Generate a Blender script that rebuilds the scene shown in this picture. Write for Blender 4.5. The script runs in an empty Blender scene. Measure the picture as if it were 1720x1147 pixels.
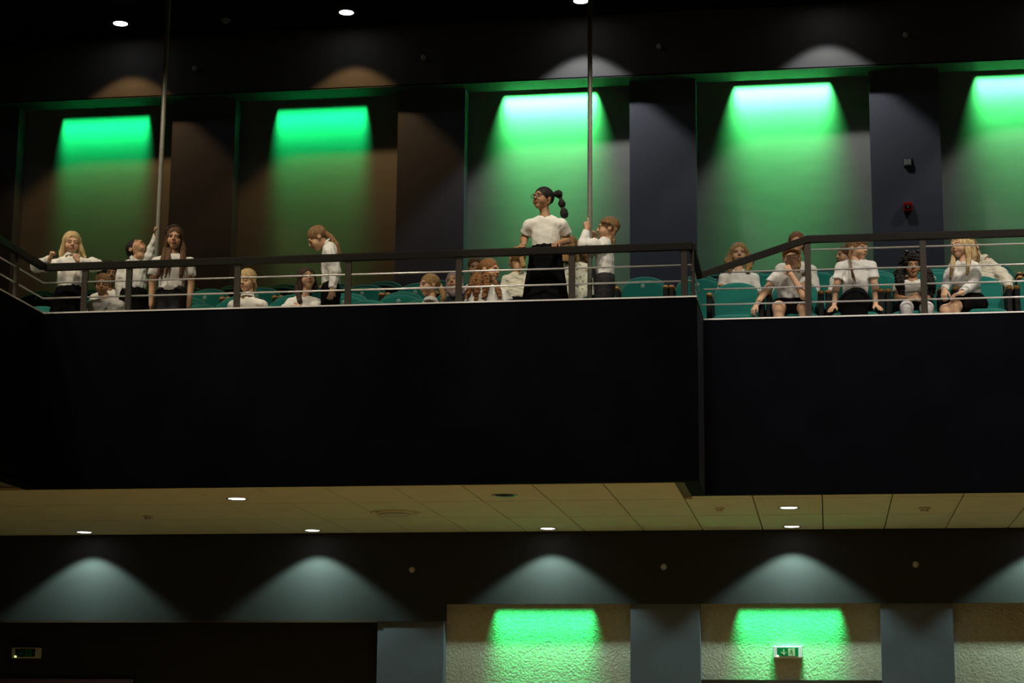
import bpy, bmesh, math, random
import numpy as np
from mathutils import Matrix, Vector

# ------------------------------------------------------------------ camera, world, light, exposure
scene = bpy.context.scene
COL = scene.collection
CAMZ = 1.6
F_PX, CX, CY = 3344.0, 860.0, 573.5
def cam_basis(yaw, pitch, roll):
    y, p, r = map(math.radians, (yaw, pitch, roll))
    fw = np.array([math.sin(y)*math.cos(p), math.cos(y)*math.cos(p), math.sin(p)])
    rt = np.array([math.cos(y), -math.sin(y), 0.0]); up = np.cross(rt, fw)
    c, s = math.cos(r), math.sin(r)
    return c*rt + s*up, -s*rt + c*up, fw
C_R, C_U, C_F = cam_basis(-9.0, 11.4, 0.5)
cd = bpy.data.cameras.new('camera'); cam = bpy.data.objects.new('camera', cd); COL.objects.link(cam)
cd.sensor_width = 36.0; cd.lens = F_PX/1720.0*36.0; cd.clip_end = 200
cam.matrix_world = Matrix(((C_R[0], C_U[0], -C_F[0], 0), (C_R[1], C_U[1], -C_F[1], 0), (C_R[2], C_U[2], -C_F[2], CAMZ), (0, 0, 0, 1)))
scene.camera = cam
def at(px, py, Y):
    """the point at depth Y (metres into the hall) that a direction of view meets"""
    v = C_R*(px-CX)/F_PX + C_U*(CY-py)/F_PX + C_F
    v = v*(Y/v[1])
    return np.array([v[0], v[1], v[2]+CAMZ])

w = bpy.data.worlds.new('world'); scene.world = w; w.use_nodes = True
w.node_tree.nodes['Background'].inputs[0].default_value = (0.9, 0.95, 1.0, 1)
w.node_tree.nodes['Background'].inputs[1].default_value = 0.0006
vs = scene.view_settings
vs.view_transform = 'Standard'; vs.look = 'None'; vs.gamma = 1.0; vs.exposure = 0.0; vs.use_curve_mapping = False

def spot(name, loc, target, power, color, size, blend, radius, parent=None):
    l = bpy.data.lights.new(name, 'SPOT'); l.energy = power; l.color = color
    l.spot_size = math.radians(size); l.spot_blend = blend; l.shadow_soft_size = radius
    o = bpy.data.objects.new(name, l); COL.objects.link(o)
    o.location = loc
    d = Vector(target) - Vector(loc)
    o.rotation_euler = d.to_track_quat('-Z', 'Y').to_euler()
    if parent is not None:
        o.parent = parent; o.matrix_parent_inverse = Matrix.Identity(4)
    return o
# house downlights in the hall ceiling in front of the balcony (above the frame)
for (x, y, tx, ty, pw, c) in ((-8.3, 14.4, -7.0, 16.5, 300, (1, .87, .66)), (-6.0, 14.4, -5.6, 16.6, 300, (1, .87, .66)), (-3.6, 14.4, -3.4, 16.6, 350, (1, .88, .70)),
                       (-1.2, 14.4, -1.3, 16.8, 400, (1, .90, .74)), (1.1, 14.6, .8, 17.2, 460, (1, .90, .77)), (3.3, 14.8, 2.4, 17.4, 400, (1, .90, .77))):
    spot('house_light', (x, y, 9.1), (tx, ty, 5.2), pw*.82, c, 54, .5, .16)
for (x, tx, pw, c) in ((-7.5, -6.3, 520, (1, .86, .64)), (-4.6, -3.9, 480, (1, .87, .68)), (-1.8, -1.7, 560, (1, .88, .70)), (1.0, .8, 660, (1, .89, .76)), (3.6, 2.6, 520, (1, .89, .76))):
    spot('front_fill', (x, 8.6, 9.1), (tx, 16.8, 5.0), pw*.82, c, 20, .35, .16)      # unseen fill spots added to brighten the children's faces
for x in (-9, -6, -3, 0, 3):
    spot('floor_bounce_fill', (x, 12.5, 9.1), (x, 13.2, 0), 900, (1, .80, .48), 60, .5, .2)  # unseen spots added so floor bounce brightens the ceiling under the balcony

# ------------------------------------------------------------------ scene constants (metres)
Z_CEIL2 = 3.72          # ceiling under the balcony
Z_PAR = 5.27            # top of the balcony front
Z_FL = 4.74             # balcony floor at the first row
Y_FRONT = 16.24         # balcony front, left part
Y_STEP = 17.17          # balcony front, stepped-back right part
X_STEP = -1.02
X_GAL = -6.74           # side gallery face
Y_PIL = 20.13           # pilaster fronts
Y_BAYU = 20.36
Y_BAYL = 20.29
Z_TOP = 9.2             # hall ceiling
Z_SOF = 8.504           # underside of the upper beam
Y_BEAM = 19.97
ROWY = (17.15, 17.86, 18.48, 19.36)
ROWTOP = (5.51, 5.745, 5.97, 6.21)

# ------------------------------------------------------------------ materials
MATS = {}
def mat(name, base=(.5, .5, .5), rough=.6, metal=0.0, noise=None, bump=None, emit=None, spec=.5, sheen=0.0, attr=False, stretch=None, sss=0.0):
    """noise=(scale, amount) mottles the colour, bump=(scale, strength, distance) fine relief, stretch scales the coordinates"""
    m = bpy.data.materials.new(name); m.use_nodes = True
    nt = m.node_tree; N = nt.nodes; L = nt.links
    b = N['Principled BSDF']
    b.inputs['Base Color'].default_value = (*base, 1); b.inputs['Roughness'].default_value = rough
    b.inputs['Metallic'].default_value = metal; b.inputs['Specular IOR Level'].default_value = spec
    if sheen: b.inputs['Sheen Weight'].default_value = sheen
    if sss:
        b.inputs['Subsurface Weight'].default_value = sss; b.inputs['Subsurface Radius'].default_value = (.012, .005, .003)
        b.inputs['Subsurface Scale'].default_value = .6
    tc = N.new('ShaderNodeTexCoord'); mp = N.new('ShaderNodeMapping'); L.new(tc.outputs['Object'], mp.inputs[0])
    if stretch: mp.inputs['Scale'].default_value = stretch
    col = None
    if attr:
        a = N.new('ShaderNodeVertexColor'); a.layer_name = 'Col'; col = a.outputs[0]
    if noise:
        n = N.new('ShaderNodeTexNoise'); n.inputs['Scale'].default_value = noise[0]; n.inputs['Detail'].default_value = 4
        L.new(mp.outputs[0], n.inputs['Vector'])
        r = N.new('ShaderNodeMapRange'); r.inputs[1].default_value = .3; r.inputs[2].default_value = .7
        r.inputs[3].default_value = 1-noise[1]; r.inputs[4].default_value = 1+noise[1]; L.new(n.outputs[0], r.inputs[0])
        mx = N.new('ShaderNodeVectorMath'); mx.operation = 'SCALE'
        if col is not None: L.new(col, mx.inputs[0])
        else: mx.inputs[0].default_value = base
        L.new(r.outputs[0], mx.inputs['Scale']); col = mx.outputs[0]
    if col is not None: L.new(col, b.inputs['Base Color'])
    if bump:
        n = N.new('ShaderNodeTexNoise'); n.inputs['Scale'].default_value = bump[0]; n.inputs['Detail'].default_value = 5
        L.new(mp.outputs[0], n.inputs['Vector'])
        bm_ = N.new('ShaderNodeBump'); bm_.inputs['Strength'].default_value = bump[1]; bm_.inputs['Distance'].default_value = bump[2]
        L.new(n.outputs[0], bm_.inputs['Height']); L.new(bm_.outputs[0], b.inputs['Normal'])
    if emit:
        b.inputs['Emission Color'].default_value = (*emit[0], 1); b.inputs['Emission Strength'].default_value = emit[1]
    MATS[name] = m
    return m
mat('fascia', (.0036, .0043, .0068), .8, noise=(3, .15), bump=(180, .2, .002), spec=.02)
mat('fascia_lit', (.034, .034, .044), .75, noise=(3, .15), bump=(180, .2, .002), spec=.15)  # lighter fascia copy, light on the step's side put into the colour
mat('black_paint', (.004, .004, .004), .9, noise=(4, .2), spec=.08)
mat('fabric_wall', (.12, .128, .152), .85, noise=(70, .14), bump=(60, .25, .003), stretch=(6, 1, .25), spec=.2)
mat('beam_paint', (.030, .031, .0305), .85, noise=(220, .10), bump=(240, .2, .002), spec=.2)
mat('bay_wall', (.345, .34, .30), .85, noise=(2.2, .05), bump=(60, .06, .003), stretch=(1, 1, 4), spec=.2)
mat('stucco', (.52, .48, .37), .9, noise=(26, .10), bump=(46, .8, .012), spec=.2)
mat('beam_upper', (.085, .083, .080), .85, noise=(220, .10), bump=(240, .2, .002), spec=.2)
mat('soffit', (.06, .066, .06), .8, noise=(5, .1), spec=.3)
mat('ceiling_tile', (.62, .56, .39), .9, noise=(3, .05), bump=(90, .15, .002), spec=.2)
mat('ceiling_grid', (.12, .10, .06), .7, noise=(8, .05))
mat('hall_floor', (.34, .25, .13), .5, noise=(4, .2), stretch=(1, .1, 1))
mat('carpet', (.03, .032, .036), .95, noise=(40, .3))
mat('dark_wood', (.035, .02, .012), .5, noise=(20, .3), stretch=(.2, 1, 1))
mat('dark_panel', (.020, .017, .013), .8, noise=(6, .2))
mat('edge_metal', (.92, .91, .89), .38, .25, noise=(30, .05))
mat('rail_paint', (.015, .0125, .010), .6, 0.0, noise=(60, .25), bump=(120, .2, .001), spec=.10)
mat('post_paint', (.055, .048, .039), .6, 0.0, noise=(140, .45), bump=(160, .3, .001), spec=.12)
mat('rod_steel', (.80, .78, .76), .33, .55, noise=(20, .08))
mat('pole_paint', (.42, .41, .35), .45, .2, noise=(40, .12))
mat('teal_fabric', (.007, .150, .122), .9, noise=(160, .16), bump=(300, .25, .002), sheen=.25, spec=.2)
mat('wood', (.50, .27, .09), .38, noise=(24, .25), stretch=(3, .4, 3))
mat('seat_metal', (.010, .010, .010), .6, noise=(30, .15), spec=.15)
mat('seat_leg', (.42, .44, .38), .4, .6, noise=(30, .1))
mat('badge', (.20, .36, .31), .5, .0, noise=(60, .1))
mat('badge_ink', (.10, .22, .19), .5, noise=(60, .1))
mat('lamp_white', (.9, .9, .9), .4, emit=((1, .97, 1), 9.0), noise=(20, .02))
mat('lamp_rim', (.30, .29, .30), .4, noise=(30, .05))
mat('lamp_rim_dark', (.05, .05, .05), .5, noise=(30, .05))
mat('plastic_cream', (.55, .52, .40), .5, noise=(20, .05))
mat('plastic_grey', (.32, .33, .30), .5, noise=(20, .05))
mat('plastic_white', (.85, .86, .82), .4, noise=(20, .04))
mat('alarm_red', (.45, .012, .010), .4, noise=(20, .1))
mat('dark_glass', (.02, .02, .02), .2, noise=(20, .1))
mat('sign_green', (.0, .22, .06), .35, noise=(20, .05))
mat('sign_green_dark', (.002, .025, .01), .35, noise=(20, .05))
mat('sign_cream', (.55, .68, .38), .4, noise=(20, .05))
mat('led_amber', (.9, .7, .3), .4, emit=((1, .75, .3), 4.0), noise=(20, .02))
mat('led_green', (.7, .9, .3), .4, emit=((.75, 1, .2), 5.0), noise=(20, .02))
mat('red_trim', (.03, .006, .004), .5, noise=(20, .2))
mat('skin', (.5, .35, .25), .55, attr=True, noise=(60, .05), spec=.35)
mat('white_cloth', (.80, .79, .74), .85, noise=(14, .04), bump=(30, .25, .006), spec=.2, sheen=.1)
mat('tee_cloth', (.78, .76, .68), .85, noise=(14, .04), bump=(18, .3, .008), spec=.2, sheen=.1)
mat('lace_cloth', (.74, .74, .70), .9, noise=(90, .18), bump=(80, .4, .004), spec=.2)
mat('knit_cloth', (.72, .68, .54), .95, noise=(70, .12), bump=(45, .9, .016), stretch=(.4, .4, 1.6), spec=.1)
mat('black_cloth', (.0045, .0045, .005), .9, noise=(20, .2), bump=(25, .4, .01), spec=.06)
mat('charcoal_cloth', (.018, .018, .019), .8, noise=(30, .4), bump=(25, .5, .01), spec=.35)
mat('tights', (.72, .70, .68), .8, noise=(50, .08), bump=(200, .2, .002))
mat('shoe', (.02, .02, .02), .4, noise=(20, .1))
mat('floral', (.60, .60, .46), .85, noise=(30, .1))
mat('scarf', (.30, .22, .24), .85, noise=(40, .35), bump=(40, .4, .01))
mat('pink_cloth', (.5, .06, .22), .7, noise=(20, .1))
mat('gold_clip', (.55, .42, .22), .3, .6, noise=(40, .1))
mat('thin_metal', (.10, .08, .06), .3, .8, noise=(20, .05))
mat('band_black', (.012, .011, .011), .35, noise=(20, .1))
# floral print: blots of colour
def floral():
    nt = MATS['floral'].node_tree; N = nt.nodes; L = nt.links; b = N['Principled BSDF']
    tc = N.new('ShaderNodeTexCoord'); v = N.new('ShaderNodeTexVoronoi'); v.inputs['Scale'].default_value = 26
    L.new(tc.outputs['Object'], v.inputs['Vector'])
    cr = N.new('ShaderNodeValToRGB'); cr.color_ramp.elements[0].color = (.05, .12, .06, 1); cr.color_ramp.elements[0].position = .18
    cr.color_ramp.elements[1].color = (.62, .62, .50, 1); cr.color_ramp.elements[1].position = .34
    e = cr.color_ramp.elements.new(.08); e.color = (.70, .48, .06, 1)
    L.new(v.outputs['Distance'], cr.inputs[0]); L.new(cr.outputs[0], b.inputs['Base Color'])
floral()
def hair_mat(name, c, amt=.5):
    return mat(name, c, .55, noise=(34, amt), bump=(40, .9, .010), stretch=(4, 4, .30), spec=.3)
hair_mat('hair_blond', (.60, .43, .21)); hair_mat('hair_gold', (.40, .24, .09)); hair_mat('hair_lightbrown', (.25, .14, .06))
hair_mat('hair_brown', (.115, .058, .026)); hair_mat('hair_dark', (.040, .021, .012)); hair_mat('hair_black', (.013, .009, .007))
hair_mat('hair_auburn', (.24, .105, .035))

# ------------------------------------------------------------------ helpers
def link(name, me, material=None, parent=None, loc=None):
    o = bpy.data.objects.new(name, me); COL.objects.link(o)
    if material is not None and me is not None and len(me.materials) == 0: me.materials.append(MATS[material])
    if parent is not None: o.parent = parent
    if loc is not None: o.location = loc
    return o
def empty(name, loc=(0, 0, 0), rz=0.0):
    o = bpy.data.objects.new(name, None); COL.objects.link(o); o.location = loc; o.rotation_euler = (0, 0, rz)
    o.empty_display_size = .1
    return o
def tag(o, label, cat, group=None):
    o['label'] = label; o['category'] = cat
    if group: o['group'] = group
    return o
def struct(o, label=None, cat=None):
    o['kind'] = 'structure'
    if label: o['label'] = label
    if cat: o['category'] = cat
    return o
def pydata(name, V, Fc, smooth=False):
    me = bpy.data.meshes.new(name); me.from_pydata([tuple(v) for v in V], [], [tuple(f) for f in Fc]); me.update()
    if smooth: me.polygons.foreach_set('use_smooth', [True]*len(me.polygons))
    return me
def box_vf(x0, x1, y0, y1, z0, z1):
    V = [(x0, y0, z0), (x1, y0, z0), (x1, y1, z0), (x0, y1, z0), (x0, y0, z1), (x1, y0, z1), (x1, y1, z1), (x0, y1, z1)]
    return V, [(0, 3, 2, 1), (4, 5, 6, 7), (0, 1, 5, 4), (1, 2, 6, 5), (2, 3, 7, 6), (3, 0, 4, 7)]
def join_vf(parts):
    V, Fc = [], []
    for v, f in parts:
        n = len(V); V += [tuple(p) for p in v]; Fc += [tuple(i+n for i in q) for q in f]
    return V, Fc
def boxes(name, bs, material, parent=None, bevel=0.0):
    V, Fc = join_vf([box_vf(*b) for b in bs])
    me = pydata(name, V, Fc)
    if bevel:
        bm = bmesh.new(); bm.from_mesh(me)
        bmesh.ops.bevel(bm, geom=list(bm.edges), offset=bevel, segments=2, affect='EDGES', profile=.5)
        bm.to_mesh(me); bm.free()
    return link(name, me, material, parent)
def tube_vf(pts, r, n=10, caps=True):
    """round tube along pts; r a number or one per point"""
    pts = [np.asarray(p, float) for p in pts]; rs = r if isinstance(r, (list, tuple)) else [r]*len(pts)
    V, Fc = [], []; prev = None
    for i, p in enumerate(pts):
        d = pts[min(i+1, len(pts)-1)] - pts[max(i-1, 0)]; d = d/(np.linalg.norm(d)+1e-9)
        if prev is None:
            a = np.cross(d, (0, 0, 1)) if abs(d[2]) < .9 else np.cross(d, (1, 0, 0))
        else: a = prev - d*np.dot(prev, d)
        a = a/np.linalg.norm(a); prev = a; b = np.cross(d, a)
        for k in range(n):
            t = 2*math.pi*k/n; V.append(p + rs[i]*(a*math.cos(t)+b*math.sin(t)))
    for i in range(len(pts)-1):
        for k in range(n):
            k2 = (k+1) % n; Fc.append((i*n+k, i*n+k2, (i+1)*n+k2, (i+1)*n+k))
    if caps:
        Fc.append(tuple(range(n))[::-1]); Fc.append(tuple((len(pts)-1)*n+k for k in range(n)))
    return V, Fc
def tube(name, pts, r, material, parent=None, n=10, loc=None):
    V, Fc = tube_vf(pts, r, n); return link(name, pydata(name, V, Fc, True), material, parent, loc)
def bar_vf(a, b, wid, hei, up=(0, 0, 1)):
    """rectangular bar from a to b"""
    a, b = np.asarray(a, float), np.asarray(b, float); d = b-a; d /= np.linalg.norm(d)
    s = np.cross(d, up); s /= np.linalg.norm(s); u = np.cross(s, d)
    V = []
    for p in (a, b):
        for sx, sz in ((-1, -1), (1, -1), (1, 1), (-1, 1)): V.append(p + s*sx*wid/2 + u*sz*hei/2)
    return V, [(0, 1, 2, 3), (7, 6, 5, 4), (0, 4, 5, 1), (1, 5, 6, 2), (2, 6, 7, 3), (3, 7, 4, 0)]
def lathe(name, prof, material, parent=None, n=24, loc=None, smooth=True):
    """prof: (radius, z) pairs"""
    V, Fc = [], []
    for r, z in prof:
        for k in range(n): V.append((r*math.cos(2*math.pi*k/n), r*math.sin(2*math.pi*k/n), z))
    for i in range(len(prof)-1):
        for k in range(n):
            k2 = (k+1) % n; Fc.append((i*n+k, i*n+k2, (i+1)*n+k2, (i+1)*n+k))
    if prof[0][0] > 1e-6: Fc.append(tuple(range(n))[::-1])
    if prof[-1][0] > 1e-6: Fc.append(tuple((len(prof)-1)*n+k for k in range(n)))
    return link(name, pydata(name, V, Fc, smooth), material, parent, loc)

# ------------------------------------------------------------------ the setting
struct(boxes('floor', [(-14, 8, -2, 21, -.2, 0)], 'hall_floor'))
struct(boxes('ceiling', [(-14, 8, 5, 20.6, Z_TOP, Z_TOP+.2)], 'black_paint'))
# wall behind the balcony and below it
BU = [-8.77, -6.985, -6.272, -4.455, -3.72, -1.95, -1.25, .553, 1.262, 3.05]
struct(boxes('wall_back', [(-12, 6, Y_BAYU, 20.6, Z_CEIL2+.4, Z_TOP)], 'bay_wall'))
for x0, x1 in ((-9.5, -8.77), (-6.985, -6.272), (-4.455, -3.72), (-1.95, -1.25), (.553, 1.262), (3.05, 3.76)):
    struct(boxes('wall_pilaster', [(x0, x1, Y_PIL, Y_BAYU, Z_CEIL2+.4, Z_SOF)], 'fabric_wall'))
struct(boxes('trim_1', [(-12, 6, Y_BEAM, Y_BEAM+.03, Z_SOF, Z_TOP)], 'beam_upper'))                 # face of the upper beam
struct(boxes('trim_2', [(-12, 6, Y_BEAM, 20.262, Z_SOF-.005, Z_SOF+.012)], 'soffit'))                      # its underside
# under the balcony
Z_B2, Z_B2L = 2.985, 2.81
struct(boxes('wall_back_lower', [(-3.87, 6, Y_BAYL, 20.6, 0, Z_CEIL2)], 'stucco'))
struct(boxes('wall_back_dark', [(-12, -4.56, Y_BAYL+.05, 20.6, 0, Z_CEIL2)], 'dark_panel'))
for x0, x1 in ((-4.56, -3.87), (-1.96, -1.26), (.52, 1.22), (3.02, 3.7)):
    struct(boxes('wall_pilaster', [(x0, x1, Y_PIL+.012, 20.6, 0, Z_CEIL2-.02)], 'fabric_wall'))
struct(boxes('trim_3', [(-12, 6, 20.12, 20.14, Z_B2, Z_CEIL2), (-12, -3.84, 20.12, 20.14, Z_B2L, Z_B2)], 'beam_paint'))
struct(boxes('trim_4', [(-1.26, .52, Y_BAYL-.05, Y_BAYL, 2.06, 2.238)], 'dark_wood'))
struct(boxes('trim_5', [(-12, -7.2, Y_BAYL+.0, Y_BAYL+.05, 2.16, 2.222)], 'red_trim'))
struct(boxes('trim_6', [(-12, -4.56, 20.115, 20.12, Z_B2L-.01, Z_B2L+.015)], 'dark_wood'))
# balcony slab front
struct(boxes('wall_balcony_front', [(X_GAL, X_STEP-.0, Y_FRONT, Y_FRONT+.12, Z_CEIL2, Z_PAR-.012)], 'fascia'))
struct(boxes('wall_balcony_step', [(X_STEP-.12, X_STEP, Y_FRONT+.12, Y_STEP, Z_CEIL2, Z_PAR-.012)], 'fascia_lit'))
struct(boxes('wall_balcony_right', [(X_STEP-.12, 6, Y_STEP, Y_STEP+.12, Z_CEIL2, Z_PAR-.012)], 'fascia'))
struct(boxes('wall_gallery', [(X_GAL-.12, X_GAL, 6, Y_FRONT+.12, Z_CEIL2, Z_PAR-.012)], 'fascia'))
# bright metal edge along the top of the balcony front
struct(boxes('trim_7', [(X_GAL-.12, X_STEP+.004, Y_FRONT-.006, Y_FRONT+.14, Z_PAR-.012, Z_PAR)], 'edge_metal'))
struct(boxes('trim_8', [(X_STEP-.13, X_STEP+.004, Y_FRONT+.14, Y_STEP-.006, Z_PAR-.012, Z_PAR)], 'fascia_lit'))
struct(boxes('trim_9', [(X_STEP-.13, 6, Y_STEP-.006, Y_STEP+.14, Z_PAR-.012, Z_PAR)], 'edge_metal'))
struct(boxes('trim_10', [(X_GAL-.12, X_GAL+.006, 6, Y_FRONT-.006, Z_PAR-.012, Z_PAR)], 'edge_metal'))
# stepped balcony floor
struct(boxes('floor_balcony', [(X_GAL-2, X_STEP-.1, Y_FRONT+.1, 17.3, Z_FL-.3, Z_FL), (X_GAL-2, 6, 17.3, 18.0, Z_FL-.3, Z_FL+.235),
      (X_GAL-2, 6, 18.0, 18.65, Z_FL-.3, Z_FL+.46), (X_GAL-2, 6, 18.65, 20.36, Z_FL-.3, Z_FL+.70), (-12, X_GAL-.1, 6, 17.3, Z_FL-.3, Z_FL)], 'carpet'))
struct(boxes('ceiling_slab', [(X_GAL, X_STEP-.14, Y_FRONT+.05, 20.2, Z_CEIL2+.03, Z_CEIL2+.05), (X_STEP-.14, 6, Y_STEP+.05, 20.2, Z_CEIL2+.03, Z_CEIL2+.05), (-12, X_GAL, 6, 20.2, Z_CEIL2+.03, Z_CEIL2+.05)], 'ceiling_grid')) 
# tiled ceiling under the balcony: every tile a piece of its own
ceil2 = empty('ceiling_lower', (0, 0, Z_CEIL2)); struct(ceil2)
TX0, TP = -.02, .6
TROW = ((16.365, 17.503), (17.503, 18.79), (18.79, 20.12))
tile_cache = {}
def tile(x0, x1, y0, y1):
    g, gy = .005, .014; k = (round(x1-x0, 3), round(y1-y0, 3))
    if k not in tile_cache:
        wx, wy = k[0]-2*g, k[1]-2*gy
        V, Fc = box_vf(0, wx, 0, wy, 0, .025); me = pydata('tile', V, Fc); me.materials.append(MATS['ceiling_tile'])
        bm = bmesh.new(); bm.from_mesh(me)
        bmesh.ops.bevel(bm, geom=[e for e in bm.edges if all(v.co.z < .001 for v in e.verts)], offset=.003, segments=1, affect='EDGES')
        bm.to_mesh(me); bm.free(); tile_cache[k] = me
    o = link('tile', tile_cache[k], None, ceil2, (x0+g, y0+gy, 0.0)); return o
for (y0, y1) in TROW:
    for k in range(-15, 7):
        x0, x1 = TX0+k*TP, TX0+(k+1)*TP
        if y0 < 17 and x0 >= X_STEP-.3: continue
        tile(x0, min(x1, X_STEP-.13) if (y0 < 17 and x1 > X_STEP-.13) else x1, y0, y1)
for k in range(-3, 7):     # narrow first row behind the stepped-back front
    x0 = TX0+k*TP if k > -2 else X_STEP-.13
    if k == -3: continue
    tile(x0, TX0+(k+1)*TP, Y_STEP+.12, 17.503)
for k in range(-15, -10):
    for j in range(5): tile(TX0+k*TP, min(TX0+(k+1)*TP, X_GAL-.12) if k == -11 and False else TX0+(k+1)*TP, 16.21-1.29*(j+1), 16.21-1.29*j) if TX0+(k+1)*TP < X_GAL-.1 else None
# black underside strip along the side of the step
struct(boxes('trim_11', [(X_STEP-.12, X_STEP, Y_FRONT, Y_STEP, Z_CEIL2-.004, Z_CEIL2-.0005)], 'black_paint'))

# ------------------------------------------------------------------ downlights (each a lamp with its light)
def lamp_meshes():
    def lm(prof, n, name, m):
        o = lathe(name, prof, m, None, n); me = o.data; bpy.data.objects.remove(o); return me
    ring = lm([(.088, .0), (.112, -.004), (.116, -.001), (.114, .004)], 32, 'trim_ring', 'lamp_rim')
    ringd = lm([(.088, .0), (.104, -.006), (.108, -.001), (.106, .004)], 32, 'trim_ring', 'lamp_rim_dark')
    lens = lm([(.0, -.003), (.06, -.0025), (.088, .0)], 32, 'lens', 'lamp_white')
    dark = lm([(.0, .02), (.045, .015), (.06, .0), (.088, -.002)], 32, 'reflector', 'dark_glass')
    return ring, ringd, lens, dark
RING, RINGD, LENS, DARKL = lamp_meshes()
def downlight(x, y, z, label, group, lit=True, power=0, color=(1, 1, 1), size=90, blend=.3, s=1.0, dark=False, rad=.05, aim=0.0):
    e = empty('ceiling_downlight', (x, y, z)); tag(e, label, 'ceiling light', group)
    r = link('trim_ring', RINGD if dark else RING, None, e); r.scale = (s, s, 1)
    l = link('lens' if lit else 'reflector', LENS if lit else DARKL, None, e); l.scale = (s, s, 1)
    if lit and power:
        spot('downlight_beam', (0, 0, -.012), (0, aim, -1), power, color, size, blend, rad, e)
    return e
WARM, COOL, TEAL = (1, .56, .22), (.96, .97, 1), (.66, 1, .88)
G1, G2 = 'downlights in the black hall ceiling', 'downlights in the tiled ceiling under the balcony'
for x, lab, pw, c in ((-7.42, 'round downlight in black ceiling above the blonde girl, leftmost in the hall ceiling', 30, WARM), (-4.91, 'round downlight in black ceiling between the two tall poles', 33, WARM),
                      (-2.40, 'round downlight cut by the top edge beside the right-hand tall pole', 66, COOL), (.12, 'downlight above the fourth green bay', 54, COOL), (2.62, 'downlight above the fifth green bay', 62, COOL)):
    downlight(x, 19.545, Z_TOP, lab, G1, True, pw*1.6, c, 92, .25, .87, True)
for x, lab, pw in ((-7.645, 'downlight at the foot of the tiled ceiling, leftmost over the dark beam', 26), (-5.196, 'second downlight from the left along the back edge of tiled ceiling', 26),
               (-2.759, 'downlight at tiled ceiling back edge above the lower green bay without sign', 26), (-.326, 'downlight at tiled ceiling back edge straight above the lit exit sign', 30), (2.12, 'downlight at tiled ceiling back edge beyond the right frame edge', 28)):
    downlight(x, 19.83, Z_CEIL2-.002, lab, G2, True, pw*5.0, TEAL, 110, .30, .82)
for x, y, lab in ((-5.189, 17.126, 'large lit downlight near the front edge of the tiled ceiling, left half'), (-.323, 18.215, 'lit downlight in middle tile row, the upper of two above the exit sign')):
    downlight(x, y, Z_CEIL2-.002, lab, G2, True, 80, (1, .85, .6), 120, .4, .86)
downlight(-2.756, 17.074, Z_CEIL2-.002, 'unlit dark downlight near the front edge of tiled ceiling', G2, False)

# ------------------------------------------------------------------ green wall washers hidden in the beam slots
def washer(x, y, z, power, color, length, label, parent_name='wall_washer', spread=34):
    e = empty(parent_name, (x, y, z)); tag(e, label, 'wall light', 'green wall washers above the bays')
    boxes('housing', [(-length/2-.02, length/2+.02, -.025, .025, .005, .05)], 'lamp_rim_dark', e)
    l = bpy.data.lights.new('washer_light', 'AREA'); l.shape = 'RECTANGLE'; l.size = length; l.size_y = .03
    l.energy = power; l.color = color; l.spread = math.radians(spread)
    o = bpy.data.objects.new('washer_light', l); COL.objects.link(o); o.parent = e; o.location = (0, 0, 0)
    o.rotation_euler = (math.radians(9), 0, 0)
    return e
GREEN = (.085, 1, .235); GREEN2 = (.008, 1, .25); GREEN3 = (.03, 1, .27)
for x, pw, nm, sp in ((-7.84, 6.0, 'first', 21), (-5.36, 7.0, 'second', 22), (-2.83, 33, 'third', 42), (-.35, 33, 'fourth', 42), (2.16, 22, 'fifth', 40)):
    washer(x, 20.305, Z_SOF+.05, pw, GREEN if pw > 20 else GREEN2, 1.0, 'linear green lamp hidden in beam slot over the %s upper bay from left' % nm, spread=sp)
for x, nm in ((-2.85, 'without the sign'), (-.375, 'with the exit sign')):
    washer(x, 20.215, Z_B2+.10, 7.5, GREEN3, 1.0, 'linear green lamp hidden behind beam over the lower bay %s' % nm)

# ------------------------------------------------------------------ railings
RH = .062                     # handrail height
def railing(label, path, posts, rods, loc=(0, 0, 0)):
    """path: handrail points; posts: (x, y, z0, z1, along); rods: list of point lists"""
    e = empty('balcony_railing', loc); tag(e, label, 'railing')
    V, Fc = [], []; P_ = [np.asarray(p, float) for p in path]; n_ = len(P_)
    def dirxy(a, b): d = (b-a)[:2]; return d/np.linalg.norm(d)
    for i, p in enumerate(P_):
        d0 = dirxy(P_[max(i-1, 0)], P_[max(i-1, 0)+1]); d1 = dirxy(P_[min(i, n_-2)], P_[min(i, n_-2)+1])
        m_ = d0+d1; m_ /= np.linalg.norm(m_); nn = np.array([-m_[1], m_[0]])/max(abs(float(m_@d0)), .3)
        for sx, sz in ((-1, -1), (1, -1), (1, .7), (.7, 1), (-.7, 1), (-1, .7)):
            V.append((p[0]+nn[0]*sx*.0275, p[1]+nn[1]*sx*.0275, p[2]+sz*RH/2))
    for i in range(n_-1):
        for k in range(6): Fc.append((i*6+k, i*6+(k+1) % 6, (i+1)*6+(k+1) % 6, (i+1)*6+k))
    Fc += [(0, 1, 2, 3, 4, 5), tuple((n_-1)*6+5-k for k in range(6))]
    link('handrail', pydata('handrail', V, Fc), 'rail_paint', e)
    for (x, y, z0, z1, dx, dy) in posts:
        boxes('post', [(x-dx/2, x+dx/2, y-dy/2, y+dy/2, z0, z1)], 'post_paint', e, .004)
    for pts in rods: tube('rod', pts, .0075, 'rod_steel', e, 8)
    return e
YR = Y_FRONT+.045; ZR = 5.70
ZRODS = (5.545, 5.408)
posts = [(x, YR, Z_PAR, ZR-.02, .055, .03) for x in (-6.39, -5.985, -5.0, -4.012, -3.043, -2.071, -1.12)]
rods = [[(X_GAL-.03, YR, z), (X_STEP-.04, YR, z)] for z in ZRODS]
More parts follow.
